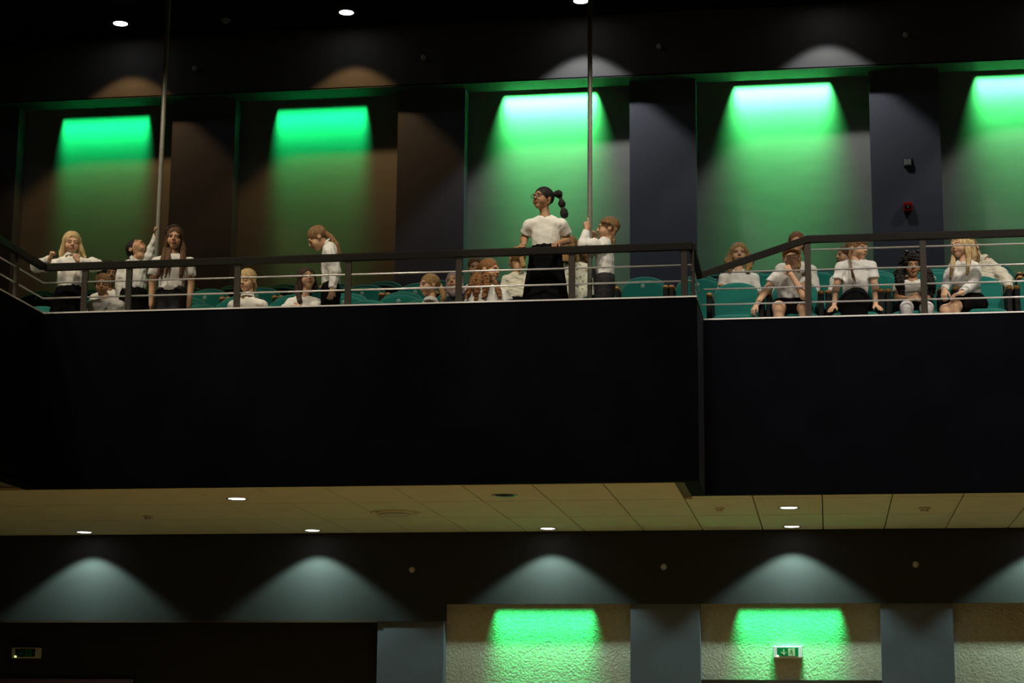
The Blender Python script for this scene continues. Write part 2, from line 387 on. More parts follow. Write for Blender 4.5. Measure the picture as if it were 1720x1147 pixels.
railing('black handrail railing with steel rods along the left balcony front', [(X_GAL-.03, YR, ZR-.012), (X_STEP-.035, YR, ZR+.008)], posts, rods)
XG = X_GAL-.03
railing('black handrail railing receding toward us on the side gallery, far left', [(XG, YR-.034, ZR-.012), (XG, 6.5, ZR-.012)],
        [(XG, y, Z_PAR, ZR-.02, .03, .055) for y in (15.68, 14.7, 13.7, 12.7)], [[(XG, YR-.012, z), (XG, 6.5, z)] for z in ZRODS])
YS = Y_STEP+.045; XS = X_STEP-.035
ZRR = 5.985
zr4 = (5.877, 5.695, 5.544, 5.405)
railing('black handrail railing with a sloping end and four rods along the right balcony front',
        [(XS, YR+.03, ZR+.005), (XS, YS, ZR-.03), (-.10, YS, ZRR-.012), (6, YS, ZRR-.012)],
        [(-.10, YS, Z_PAR, ZRR-.03, .055, .03), (.894, YS, Z_PAR, ZRR-.03, .055, .03), (1.89, YS, Z_PAR, ZRR-.03, .055, .03), (XS, YR+.06, Z_PAR, ZR-.02, .03, .055)],
        [[(-.10, YS, zr4[0]), (6, YS, zr4[0])], [(-.86, YS, zr4[1]), (6, YS, zr4[1])], [(XS+.04, YS, zr4[2]), (6, YS, zr4[2])], [(XS+.02, YS, zr4[3]), (6, YS, zr4[3])],
         [(XS, YR+.06, 5.545), (XS, YS, 5.52)], [(XS, YR+.06, 5.408), (XS, YS, 5.40)]])
# tall poles from balcony floor to hall ceiling
def pole(x, y, label):
    e = empty('support_pole', (x, y, Z_FL)); tag(e, label, 'pole', 'tall poles on the balcony')
    tube('shaft', [(0, 0, .01), (0, 0, Z_TOP-Z_FL-.01)], .021, 'pole_paint', e, 16)
    lathe('base_plate', [(.06, 0), (.06, .008), (.024, .012), (.024, .03)], 'pole_paint', e, 20)
    lathe('ceiling_collar', [(.024, Z_TOP-Z_FL-.05), (.05, Z_TOP-Z_FL-.02), (.05, Z_TOP-Z_FL)], 'pole_paint', e, 20)
pole(-5.905, 16.75, 'tall thin grey pole on the left that a reaching girl holds')
pole(-1.973, 16.75, 'tall thin grey pole on the right beside the girl pointing up')

# ------------------------------------------------------------------ fixtures
def sensor(x, y, z, label):
    """small ball nozzle on the upper beam"""
    e = empty('ball_sensor', (x, y, z)); tag(e, label, 'sensor', 'small sensors along the upper beam')
    o = lathe('collar', [(.030, 0), (.030, .012), (.020, .016)], 'plastic_grey', e, 16); o.rotation_euler = (math.pi/2, 0, 0)
    o = lathe('ball', [(0, .05), (.014, .046), (.023, .034), (.025, .022), (.02, .012)], 'plastic_cream', e, 16); o.rotation_euler = (math.pi/2, 0, 0)
for x, z, lab in ((-6.70, 8.80, 'tiny round sensor on black upper beam, right of the left tall pole'), (-4.15, 8.81, 'tiny round sensor on black upper beam left of the third green bay'),
                  (-1.62, 8.815, 'tiny round sensor on black upper beam right of the right-hand tall pole'), (.935, 8.82, 'tiny round sensor on black upper beam above the red call point')):
    sensor(x, Y_BEAM, z, lab)
def beam_disc(x, z, label):
    e = empty('round_speaker', (x, 20.12, z)); tag(e, label, 'speaker', 'round discs on the lower beam')
    o = lathe('rim', [(.026, .012), (.031, .010), (.033, 0)], 'lamp_rim', e, 24); o.rotation_euler = (math.pi/2, 0, 0)
    o = lathe('grille', [(0, .013), (.016, .012), (.027, .009)], 'plastic_cream', e, 24); o.rotation_euler = (math.pi/2, 0, 0)
for x, z, lab in ((-4.207, 3.336, 'small round beige disc on lower beam, leftmost of the three'), (-1.617, 3.354, 'small round beige disc on lower beam, middle of the three'),
                  (.876, 3.365, 'small round beige disc on lower beam, rightmost of the three')):
    beam_disc(x, z, lab)
def smoke(x, y, z, label, m='plastic_cream', s=1.0):
    e = empty('smoke_detector', (x, y, z)); tag(e, label, 'smoke detector', 'smoke detectors'); e.scale = (s, s, s)
    lathe('base', [(.055, 0), (.055, -.014), (.045, -.018)], m, e, 24)
    lathe('chamber', [(.036, -.018), (.034, -.034), (.022, -.042), (0, -.043)], m, e, 24)
    for k in range(6):
        a = k*math.pi/3; boxes('vent_slot', [(.0335*math.cos(a)-.004, .0335*math.cos(a)+.004, .0335*math.sin(a)-.004, .0335*math.sin(a)+.004, -.032, -.022)], 'dark_glass', e)
smoke(-6.25, 19.57, Z_TOP, 'smoke detector on the black hall ceiling near the left pole', 'plastic_grey')
smoke(-6.451, 18.405, Z_CEIL2, 'smoke detector on the tiled ceiling, left side')
smoke(.892, 18.314, Z_CEIL2, 'smoke detector on the tiled ceiling, far right')
smoke(-.95, 18.21, Z_CEIL2, 'flat cream sensor on the tiled ceiling near the step', 'ceiling_tile', .8)
v = empty('ceiling_vent', (-3.997, 18.30, Z_CEIL2)); tag(v, 'large round air vent set in the tiled ceiling', 'air vent')
lathe('outer_ring', [(.235, 0), (.23, -.012), (.205, -.006), (.19, .0)], 'ceiling_tile', v, 40)
lathe('inner_ring', [(.185, -.002), (.175, -.016), (.15, -.02), (.14, -.006)], 'ceiling_tile', v, 40)
lathe('centre_plate', [(.155, -.024), (.15, -.028), (.0, -.030)], 'plastic_cream', v, 40)
# exit signs
def exit_sign(x, y, z, wd, hg, label, bright):
    e = empty('exit_sign', (x, y, z)); tag(e, label, 'exit sign', 'exit signs on the lower wall')
    d = .075
    boxes('housing', [(-wd/2, wd/2, -d, 0, -hg/2, hg/2)], 'plastic_white' if bright else 'plastic_cream', e, .006)
    pw, ph = wd*.36, hg*.37; oy = -d
    pan = boxes('sign_panel', [(-pw, pw, oy-.004, oy, -ph, ph)], 'sign_green' if bright else 'sign_green_dark', e)
    y0 = oy-.0065; y1 = oy-.004
    mc = 'sign_cream' if bright else 'sign_green'
    ax = -pw*.38
    # arrow pointing down
    V, Fc = join_vf([box_vf(ax-.006, ax+.006, y0, y1, -ph*.35, ph*.62)])
    pr = [(ax-.030, -ph*.12), (ax-.022, ph*.02), (ax, -ph*.36), (ax+.022, ph*.02), (ax+.030, -ph*.12), (ax, -ph*.76)]
    n = len(V); V += [(a, y0, b) for a, b in pr] + [(a, y1, b) for a, b in pr]
    Fc += [(n, n+1, n+2, n+5), (n+2, n+3, n+4, n+5)] + [(n+i, n+6+i, n+6+(i+1) % 6, n+(i+1) % 6) for i in range(6)]
    link('arrow', pydata('arrow', V, Fc), mc, pan)
    dx = pw*.36
    boxes('doorway', [(dx-.034, dx+.034, y0, y1, -ph*.95, ph*.82)], mc, pan)
    # running figure in front of the doorway
    y2 = y0-.0015; fg = []
    def st(a, b, wdt): 
        (x0, z0), (x1, z1) = a, b; L_ = math.hypot(x1-x0, z1-z0); nx, nz = -(z1-z0)/L_*wdt/2, (x1-x0)/L_*wdt/2
        c = [(x0+nx, z0+nz), (x1+nx, z1+nz), (x1-nx, z1-nz), (x0-nx, z0-nz)]
        fg.append(([(dx+p*ph, y2, q*ph) for p, q in c]+[(dx+p*ph, y0, q*ph) for p, q in c], [(3, 2, 1, 0), (0, 1, 5, 4), (1, 2, 6, 5), (2, 3, 7, 6), (3, 0, 4, 7)]))
    st((-.02, .42), (.06, -.05), .26); st((.03, .38), (.36, .2), .11); st((-.04, .36), (-.34, .12), .11); st((-.34, .12), (-.26, -.10), .10)
    st((.05, -.05), (.28, -.36), .15); st((.28, -.36), (.18, -.82), .13); st((.02, -.05), (-.2, -.42), .15); st((-.2, -.42), (-.46, -.5), .13); st((.0, .50), (.0, .72), .2)
    V, Fc = join_vf(fg); link('running_figure', pydata('running_figure', V, Fc), 'sign_green' if bright else 'sign_green_dark', pan)
    boxes('indicator_light', [(-pw-.004, -pw+.014, y0, y1, -ph-.004, -ph+.010)], 'led_amber' if bright else 'led_green', e)
exit_sign(-.396, Y_BAYL, 2.512, .29, .115, 'white exit sign with green arrow panel on the green-lit stucco wall', True)
exit_sign(-8.40, Y_BAYL+.05, 2.492, .305, .112, 'unlit cream exit sign on the dark wall at lower left', False)
# wall boxes on the right pilaster
e = empty('wall_switch_box', (.926, Y_PIL, 7.496)); tag(e, 'small grey square box on the dark pilaster above the red call point', 'wall box')
V, Fc = box_vf(-.043, .043, -.022, 0, -.040, .040); V[0] = (-.03, -.03, -.028); V[1] = (.03, -.03, -.028); V[4] = (-.03, -.03, .028); V[5] = (.03, -.03, .028)
link('cover', pydata('cover', V, Fc), 'plastic_grey', e); boxes('back_box', [(-.045, .045, -.008, 0, -.042, .042)], 'seat_metal', e)
e = empty('fire_call_point', (.911, Y_PIL, 7.021)); tag(e, 'red manual fire call point on the dark pilaster above the railing', 'fire alarm')
boxes('housing', [(-.045, .045, -.04, 0, -.045, .045)], 'alarm_red', e, .004)
boxes('glass_window', [(-.033, .033, -.043, -.04, -.022, .012)], 'dark_glass', e); boxes('push_tab', [(-.012, .012, -.045, -.043, -.012, -.002)], 'plastic_grey', e)

# ------------------------------------------------------------------ solid modelling on a grid (surface nets)
def surfnet(D, org, h):
    S = D < 0
    nx, ny, nz = D.shape
    c = np.zeros((nx-1, ny-1, nz-1), np.int8)
    for i in (0, 1):
        for j in (0, 1):
            for k in (0, 1): c += S[i:nx-1+i, j:ny-1+j, k:nz-1+k]
    act = (c > 0) & (c < 8)
    I, J, K = np.nonzero(act)
    if len(I) == 0: return np.zeros((0, 3)), np.zeros((0, 4), int)
    idx = np.full(act.shape, -1, np.int32); idx[I, J, K] = np.arange(len(I))
    acc = np.zeros((len(I), 3)); cnt = np.zeros(len(I))
    cor = [(i, j, k) for i in (0, 1) for j in (0, 1) for k in (0, 1)]
    for a in range(8):
        for b in range(a+1, 8):
            A, B = cor[a], cor[b]
            if sum(abs(A[q]-B[q]) for q in range(3)) != 1: continue
            da = D[I+A[0], J+A[1], K+A[2]]; db = D[I+B[0], J+B[1], K+B[2]]
            m = (da < 0) != (db < 0)
            t = np.where(m, da/np.where(m, da-db, 1), 0)
            for q in range(3): acc[:, q] += np.where(m, A[q]+t*(B[q]-A[q]), 0)
            cnt += m
    V = acc/cnt[:, None] + np.stack([I, J, K], 1)
    V = V*h + np.asarray(org)
    Q = []
    for ax in range(3):
        sl0 = [slice(None)]*3; sl1 = [slice(None)]*3
        sl0[ax] = slice(0, -1); sl1[ax] = slice(1, None)
        d = S[tuple(sl0)] != S[tuple(sl1)]
        P = np.array(np.nonzero(d))
        o1, o2 = [(1, 2), (2, 0), (0, 1)][ax]
        ok = (P[o1] > 0) & (P[o2] > 0) & (P[o1] < D.shape[o1]-1) & (P[o2] < D.shape[o2]-1)
        P = P[:, ok]
        def cell(a, b):
            q = P.copy(); q[o1] -= a; q[o2] -= b; return idx[q[0], q[1], q[2]]
        quad = np.stack([cell(0, 0), cell(1, 0), cell(1, 1), cell(0, 1)], 1)
        inside = S[P[0], P[1], P[2]]
        quad[~inside] = quad[~inside][:, ::-1]
        Q.append(quad)
    return V, np.concatenate(Q)
def grid(lo, hi, h):
    lo = np.asarray(lo, float); n = np.ceil((np.asarray(hi)-lo)/h).astype(int)+1
    ax = [np.float32(lo[i])+np.arange(n[i], dtype=np.float32)*np.float32(h) for i in range(3)]
    return ax, n
def smin(a, b, k):
    if k <= 0: return np.minimum(a, b)
    hh = np.maximum(k-np.abs(a-b), 0)/k
    return np.minimum(a, b)-hh*hh*k*.25
def smax(a, b, k): return -smin(-a, -b, k)
def d_ell(x, y, z, c, r):
    px, py, pz = (x-c[0])/r[0], (y-c[1])/r[1], (z-c[2])/r[2]
    k0 = np.sqrt(px*px+py*py+pz*pz); k1 = np.sqrt((px/r[0])**2+(py/r[1])**2+(pz/r[2])**2)+1e-6
    return k0*(k0-1)/k1
def d_cone(x, y, z, a, b, ra, rb, squash=None, flat=(False, False), ridge=None):
    """tapered capsule; squash=(direction, factor) flattens the section; flat cuts the ends square; ridge=(n, amp, twist)"""
    a = np.asarray(a, float); b = np.asarray(b, float); ab = b-a; L2 = float(ab@ab)+1e-9; L_ = math.sqrt(L2)
    px, py, pz = x-a[0], y-a[1], z-a[2]
    tu = (px*ab[0]+py*ab[1]+pz*ab[2])/L2; t = np.clip(tu, 0, 1)
    vx, vy, vz = px-t*ab[0], py-t*ab[1], pz-t*ab[2]
    r = ra+(rb-ra)*t
    if squash is not None:
        n, f = np.asarray(squash[0], float), squash[1]
        n = n/np.linalg.norm(n); c = vx*n[0]+vy*n[1]+vz*n[2]; g = (1/f-1)
        vx, vy, vz = vx+c*g*n[0], vy+c*g*n[1], vz+c*g*n[2]
    d = np.sqrt(vx*vx+vy*vy+vz*vz)
    if squash is not None: d = (d-r)*(.5+.5*squash[1])
    else: d = d-r
    if ridge is not None:
        u = ab/L_; e1 = np.cross(u, (0, 1, 0) if abs(u[1]) < .8 else (1, 0, 0)); e1 /= np.linalg.norm(e1); e2 = np.cross(u, e1)
        ang = np.arctan2(vx*e2[0]+vy*e2[1]+vz*e2[2], vx*e1[0]+vy*e1[1]+vz*e1[2])
        d = d + ridge[1]*np.sin(ridge[0]*ang+ridge[2]*t)
    if flat[0]: d = np.maximum(d, -tu*L_)
    if flat[1]: d = np.maximum(d, (tu-1)*L_)
    return d
_rs = np.random.RandomState(5)
WAVES = [(_rs.normal(size=3), _rs.uniform(0, 6.28)) for _ in range(7)]
def wob(x, y, z, lam, off=0.0):
    """cheap smooth noise in about -1..1"""
    s = 0
    for (d, ph) in WAVES: s = s+np.sin((x*d[0]+y*d[1]+z*d[2])*(6.283/lam/1.5)+ph*(1+off)+off)
    return s/4.0
class Solid:
    """a smooth union of primitives, then optional cuts, meshed at voxel size h"""
    def __init__(s, h=.008): s.p = []; s.cuts = []; s.h = h; s.noise = None
    def cone(s, a, b, ra, rb, k=.015, **kw):
        a = np.asarray(a, float); b = np.asarray(b, float); m = max(ra, rb)+.012
        s.p.append((np.minimum(a, b)-m, np.maximum(a, b)+m, lambda x, y, z: d_cone(x, y, z, a, b, ra, rb, **kw), k)); return s
    def ell(s, c, r, k=.01):
        c = np.asarray(c, float); r = np.asarray(r, float)
        s.p.append((c-r-.012, c+r+.012, lambda x, y, z: d_ell(x, y, z, c, r), k)); return s
    def chain(s, pts, rs, k=.012, **kw):
        for i in range(len(pts)-1): s.cone(pts[i], pts[i+1], rs[i], rs[i+1], k, **kw)
        return s
    def cut(s, fn, k=.0): s.cuts.append((fn, k)); return s
    def mesh(s):
        if not s.p: return np.zeros((0, 3)), np.zeros((0, 4), int)
        lo = np.min([p[0] for p in s.p], 0)-.02; hi = np.max([p[1] for p in s.p], 0)+.02
        ax, n = grid(lo, hi, s.h); D = np.full(n, .5, np.float32)
        for (a, b, f, k) in s.p:
            sl = []
            for i in range(3):
                i0 = max(int((a[i]-k-ax[i][0])/s.h)-2, 0); i1 = min(int((b[i]+k-ax[i][0])/s.h)+3, n[i]); sl.append(slice(i0, i1))
            sl = tuple(sl)
            x = ax[0][sl[0]][:, None, None]; y = ax[1][sl[1]][None, :, None]; z = ax[2][sl[2]][None, None, :]
            D[sl] = smin(D[sl], f(x, y, z).astype(np.float32), k)
        x = ax[0][:, None, None]; y = ax[1][None, :, None]; z = ax[2][None, None, :]
        if s.noise is not None:
            D = np.where(np.abs(D) < .06, D+s.noise(x, y, z), D)
        for (f, k) in s.cuts: D = smax(D, f(x, y, z), k)
        D = np.pad(D, 1, constant_values=.5)
        return surfnet(D, [ax[i][0]-s.h for i in range(3)], s.h)
def np_mesh(name, V, Q, material, parent=None, colors=None, smooth=True):
    me = bpy.data.meshes.new(name); nv, nq = len(V), len(Q)
    me.vertices.add(nv); me.vertices.foreach_set('co', np.asarray(V, np.float32).ravel())
    me.loops.add(nq*4); me.loops.foreach_set('vertex_index', np.asarray(Q, np.int32).ravel())
    me.polygons.add(nq); me.polygons.foreach_set('loop_start', np.arange(0, nq*4, 4, dtype=np.int32)); me.polygons.foreach_set('loop_total', np.full(nq, 4, np.int32))
    me.update(calc_edges=True); me.validate()
    me.polygons.foreach_set('use_smooth', np.full(len(me.polygons), smooth))
    if colors is not None:
        at_ = me.color_attributes.new('Col', 'FLOAT_COLOR', 'POINT')
        at_.data.foreach_set('color', np.concatenate([colors, np.ones((nv, 1))], 1).astype(np.float32).ravel())
    return link(name, me, material, parent)
def cat(parts):
    V, Q, n = [], [], 0
    for v, q in parts:
        if len(v) == 0: continue
        V.append(v); Q.append(np.asarray(q)+n); n += len(v)
    return np.concatenate(V), np.concatenate(Q)

# ------------------------------------------------------------------ theatre seats
def panel_solid(wid, z0, top, rise, thick, bow, h=.009):
    """upholstered panel: flat sides, arched top, bulging front; y is thickness"""
    S = Solid(h)
    def f(x, y, z):
        bx = np.abs(x)-wid/2*(1-.10*np.clip((z-z0)/(top-z0), 0, 1)); bz = z0-z
        arch = z-(top-rise*(np.abs(x)/(wid/2))**2.2)
        d2 = smax(smax(bx, bz+0*x, .05), arch, .06)
        yy = np.abs(y+bow*(1-(x/(wid/2))**2)+0*z)-thick/2
        r = thick*.48; a = np.maximum(d2+r, 0); b = np.maximum(yy+r, 0)
        return np.sqrt(a*a+b*b)+np.minimum(np.maximum(d2+r, yy+r), 0)-r
    S.p.append((np.array([-wid/2-.02, -thick-bow-.02, z0-.02]), np.array([wid/2+.02, thick+.02, top+.02]), f, 0.0))
    return S.mesh()
HSEAT = .77
def seat_meshes():
    V, Q = panel_solid(.445, .30, HSEAT, .075, .085, .012); V[:, 1] += .10*(V[:, 2]-.30)     # leaning back
    back = np_mesh('backrest', V, Q, 'teal_fabric'); 
    V, Q = panel_solid(.455, .22, .715, .075, .075, .006); V[:, 1] += .05*(V[:, 2]-.22)-.095
    up = np_mesh('seat_cushion', V, Q, 'teal_fabric')
    V, Q = panel_solid(.455, -.40, -.02, .06, .085, -.004)            # folded down: rotate panel to lie flat
    Vd = np.stack([V[:, 0], -.08+V[:, 2]*-1.0*-1.0-.0, V[:, 1]], 1); Vd = np.stack([V[:, 0], V[:, 2]-.04, .345-V[:, 1]], 1)
    # fold down: the arched edge points to the front
    Vd[:, 1] = -(V[:, 2]+.40)-.035
    down = np_mesh('seat_cushion', Vd, Q, 'teal_fabric')
    ar = []
    for s_ in (1,):
        V, Fc = join_vf([box_vf(-.024, .024, -.30, .05, .20, .575), box_vf(-.024, .024, -.02, .05, .575, .64)])
    me = pydata('armrest', V, Fc); arm = link('armrest', me, 'seat_metal')
    bm = bmesh.new(); bm.from_mesh(me); bmesh.ops.bevel(bm, geom=list(bm.edges), offset=.006, segments=1, affect='EDGES'); bm.to_mesh(me); bm.free()
    V, Fc = box_vf(-.028, .028, -.315, .03, 0, .034); me = pydata('wood_cap', V, Fc)
    bm = bmesh.new(); bm.from_mesh(me); bmesh.ops.bevel(bm, geom=list(bm.edges), offset=.011, segments=2, affect='EDGES'); bm.to_mesh(me); bm.free()
    for p in me.polygons: p.use_smooth = True
    cap = link('wood_cap', me, 'wood')
    V, Fc = join_vf([box_vf(-.015, .015, -.22, -.18, .01, .30), box_vf(-.02, .02, -.27, -.06, .0, .012)]); leg = link('leg', pydata('leg', V, Fc), 'seat_leg')
    bd = lathe('badge', [(0, .004), (.019, .004), (.021, .002), (.021, 0)], 'badge', None, 20)
    V, Fc = join_vf([bar_vf((-.008, -.009, -.008), (.008, -.009, .008), .003, .004, (0, 1, 0)), bar_vf((-.008, -.009, .008), (.008, -.009, -.008), .003, .004, (0, 1, 0))]); ink = link('badge_mark', pydata('badge_mark', V, Fc), 'badge_ink')
    ms = dict(back=back.data, up=up.data, down=down.data, arm=arm.data, cap=cap.data, leg=leg.data, badge=bd.data, ink=ink.data)
    for o in (back, up, down, arm, cap, leg, bd, ink): bpy.data.objects.remove(o)
    return ms
SM = seat_meshes()
ORD = ['first', 'second', 'third', 'fourth', 'fifth', 'sixth', 'seventh', 'eighth', 'ninth', 'tenth', 'eleventh', 'twelfth', 'thirteenth', 'fourteenth', 'fifteenth', 'sixteenth', 'seventeenth']
def seat(x, row, label, up=True, arms=(1, 1), y=None, rz=0.0):
    z = ROWTOP[row]-HSEAT; y = ROWY[row] if y is None else y
    e = empty('theatre_seat', (x, y-.047, z), rz); tag(e, label, 'seat', 'green theatre seats on the balcony')
    link('backrest', SM['back'], None, e)
    c = link('seat_cushion', SM['up'] if up else SM['down'], None, e)
    if up:
        b = link('badge', SM['badge'], None, c); b.location = (0, -.118, .645); b.rotation_euler = (math.radians(90), 0, 0)
        k = link('badge_mark', SM['ink'], None, c); k.location = (0, -.1135, .645)
    for s_ in (-1, 1):
        if not arms[0 if s_ < 0 else 1]: continue
        a = link('armrest', SM['arm'], None, e); a.location = (s_*.2315, 0, 0)
        w_ = link('wood_cap', SM['cap'], None, a); w_.location = (s_*.0, 0, .572)
        l_ = link('leg', SM['leg'], None, e); l_.location = (s_*.2315, 0, 0)
    return e
def xat(px, py, row): return float(at(px, py, ROWY[row])[0])
PITCH = .525
# rows as they stand; the counts run from the left end of each row
rows = {0: (xat(337, 509, 0), -1, 8), 1: (xat(676, 491, 1), -6, 4), 2: (xat(353, 496, 2), -2, 7), 3: (xat(646, 474, 3), -7, 4)}
OCC = {0: (424, 522, 721, 820), 1: (184, 764), 2: (799, 983)}      # where somebody sits
rown = ['front row', 'second row', 'third row', 'back row']
for r_, (x0, i0, i1) in rows.items():
    for n, i in enumerate(range(i0, i1)):
        x = x0+i*PITCH
        dn = any(abs(x-xat(p_, 480, r_)) < .2 for p_ in OCC.get(r_, ()))
        seat(x, r_, 'green %stheatre seat, %s of left balcony block, %s from left' % ('occupied ' if dn else 'folded ', rown[r_], ORD[n]), not dn)
# two seats beside the stair at the end of the left block
for px, lab in ((1082, 'green folded theatre seat with round badge right of the girl in black trousers'), (1173, 'green folded seat half hidden behind the railing corner post')):
    seat(xat(px, 462, 2), 2, lab)
# right block
for px, up, lab in ((1237, False, 'green theatre seat folded down at the left end of the right block'), (1335, False, 'green theatre seat under the girl resting chin on hand'), (1434, False, 'green theatre seat under the girl with the thin braid'),
                (1533, False, 'green theatre seat under the curly-haired girl in white tights'), (1644, False, 'green theatre seat under the long-haired blonde girl'), (1746, False, 'green theatre seat cut by the right frame edge, front row')):
    seat(xat(px, 471, 1), 1, lab, up)
for n, px in enumerate((1277, 1373, 1470, 1567, 1664, 1761)):
    seat(xat(px, 460, 2), 2, 'green theatre seat in the second row of right block, %s from left' % ORD[n], n not in (0, 1))
for n, px in enumerate((1205, 1297, 1389, 1481, 1573, 1665, 1757)):
    seat(xat(px, 450, 3), 3, 'green folded theatre seat in back row of right block, %s from left' % ORD[n])
# end seat next to the side gallery
seat(-7.10, 0, 'green folded theatre seat beside the blonde girl at the gallery corner', True, (1, 1), 17.05)

# ------------------------------------------------------------------ people: shared head, hands and hair caps
def rotm(yaw, pitch, roll):
    """local (x to the viewer's right, -y the face, z up) to world; yaw + turns to the right, pitch + looks down, roll + tips to the right"""
    y, p, r = math.radians(yaw), math.radians(pitch), math.radians(roll)
    Rz = np.array([[math.cos(y), -math.sin(y), 0], [math.sin(y), math.cos(y), 0], [0, 0, 1]])
    Rx = np.array([[1, 0, 0], [0, math.cos(p), -math.sin(p)], [0, math.sin(p), math.cos(p)]])
    Ry = np.array([[math.cos(r), 0, math.sin(r)], [0, 1, 0], [-math.sin(r), 0, math.cos(r)]])
    return Rz @ Rx @ Ry
def head_solid():
    ax, n = grid((-.10, -.13, -.135), (.10, .12, .125), .0033)
    x = ax[0][:, None, None]; y = ax[1][None, :, None]; z = ax[2][None, None, :]; xa = np.abs(x)
    d = d_ell(x, y, z, (0, .014, .030), (.0715, .090, .078))
    d = smin(d, d_ell(x, y, z, (0, -.024, -.034), (.054, .060, .066)), .03)
    d = smin(d, d_ell(x, y, z, (0, -.056, -.086), (.020, .018, .017)), .03)                 # chin
    d = smin(d, d_ell(xa, y, z, (.033, -.052, -.036), (.026, .027, .027)), .022)            # cheeks
    d = smin(d, d_ell(xa, y, z, (.026, -.076, .019), (.026, .013, .010)), .014)             # brow
    d = smax(d, -d_ell(xa, y, z, (.029, -.098, .001), (.018, .016, .012)), .014)            # sockets
    d = smin(d, d_ell(xa, y, z, (.029, -.0705, .001), (.0155, .0150, .0130)), .004)         # eyes
    d = smin(d, d_cone(x, y, z, (0, -.082, .014), (0, -.0985, -.021), .0065, .0100), .010)  # nose
    d = smin(d, d_ell(xa, y, z, (.0095, -.090, -.0245), (.0075, .0085, .0065)), .006)
    d = smin(d, d_ell(x, y, z, (0, -.083, -.0515), (.021, .0095, .0060)), .006)             # lips
    d = smin(d, d_ell(x, y, z, (0, -.0815, -.0605), (.018, .0095, .0065)), .005)
    d = smax(d, -d_ell(x, y, z, (0, -.096, -.0560), (.020, .0065, .0016)), .003)
    d = smin(d, d_ell(xa, y, z, (.071, .010, -.004), (.0085, .019, .029)), .008)            # ears
    d = smax(d, -d_ell(xa, y, z, (.0815, .005, -.001), (.006, .011, .017)), .005)
    d = smin(d, d_cone(x, y, z, (0, .018, -.05), (0, .024, -.095), .042, .040), .022)       # neck
    return surfnet(d.astype(np.float32), [a[0] for a in ax], .0033)
HEAD_V, HEAD_Q = head_solid()
def face_colors(skin, lips=None, eyes='open', brow=(.10, .06, .03), gaze=0.0):
    V = HEAD_V; C_ = np.tile(np.asarray(skin, float), (len(V), 1)); x, y, z = V[:, 0], V[:, 1], V[:, 2]; xa = np.abs(x); fr = y < -.045
    sk = np.asarray(skin, float)
    lips = sk*np.array([.80, .42, .42]) if lips is None else np.asarray(lips)
    def mix(m, c, a=1.0): C_[m] = C_[m]*(1-a)+np.asarray(c)*a
    ch = np.exp(-(((xa-.036)/.018)**2+((z+.03)/.016)**2))*fr*.35
    C_[:] = C_*(1-ch[:, None])+ (sk*np.array([1.0, .68, .62]))*ch[:, None]
    mix(fr & (((x/.0215)**2+((z+.0560)/.0105)**2) < 1), lips, .85)
    mix(fr & (np.abs(z+.0560) < .0022) & (xa < .019), sk*.22, .85)
    arc = .0235-((xa-.030)/.021)**2*.004
    mix(fr & (np.abs(z-arc) < .0030) & (np.abs(xa-.030) < .0185), brow, .6)
    if eyes == 'open':
        e = ((xa-.029)/.0132)**2+((z-.001)/.0064)**2
        mix(fr & (e < 1), (.40, .37, .33)); mix(fr & (((x-gaze-np.sign(x)*.029)/.0062)**2+((z-.001)/.0066)**2 < 1), (.022, .015, .010))
        mix(fr & (np.abs(z-.0075+((xa-.029)/.014)**2*.004) < .0020) & (np.abs(xa-.029) < .0150), (.03, .02, .015), .9)
    else:
        mix(fr & (np.abs(z+.0055-((xa-.029)/.014)**2*.003) < .0022) & (np.abs(xa-.029) < .0150), sk*.16, .9)
    mix(fr & (((xa-.006)/.0036)**2+((z+.0300)/.0026)**2 < 1), sk*.35, .5)
    return C_
def cap_mesh(kind):
    ax, n = grid((-.115, -.135, -.15), (.115, .14, .14), .0048)
    x = ax[0][:, None, None]; y = ax[1][None, :, None]; z = ax[2][None, None, :]; xa = np.abs(x)
    if kind == 'curly':
        d = d_ell(x, y, z, (0, .020, .030), (.102, .117, .102))+.011*wob(x, y, z, .036)
        d = smax(d, -d_ell(x, y, z, (0, -.135, -.050), (.066, .105, .110)), .012); d = smax(d, -(z+.10)+0*x, .02)
    elif kind == 'parted':           # centre parting, hair falling at the sides
        d = d_ell(x, y, z, (0, .016, .030), (.083, .100, .086))+.0016*np.sin(y*430+2*np.sin(z*40)+x*90)+.004*np.exp(-(x/.006)**2)*(z > .06)
        d = smin(d, d_cone(xa, y, z, (.070, -.012, .03), (.078, .000, -.13), .019, .020), .02)
        d = smin(d, d_cone(x, y, z, (0, .060, .0), (0, .058, -.13), .052, .050), .03)
        d = smax(d, -d_ell(x, y, z, (0, -.120, -.040), (.057, .088, .112)), .008)
    else:                                # pulled back
        d = d_ell(x, y, z, (0, .018, .031), (.0795, .0965, .084))+.0015*np.sin(np.arctan2(x+0*y, z+.0*y+.002)*34+3*np.sin(y*45))
        d = smax(d, -d_ell(x, y, z, (0, -.122, -.030), (.068, .090, .096)), .010)
        d = smax(d, (-.62*y-.80*z)-.026+0*x, .006); d = smax(d, -(z+.055)+0*x, .01)
        if kind == 'fringe': d = smin(d, smax(d_ell(x, y, z, (0, -.026, .050), (.070, .066, .045)), -(z-.026)+0*x, .004)+.001*np.sin(x*500), .01)
    return surfnet(d.astype(np.float32), [a[0] for a in ax], .0048)
CAPS = {k: cap_mesh(k) for k in ('curly', 'parted', 'back', 'fringe')}
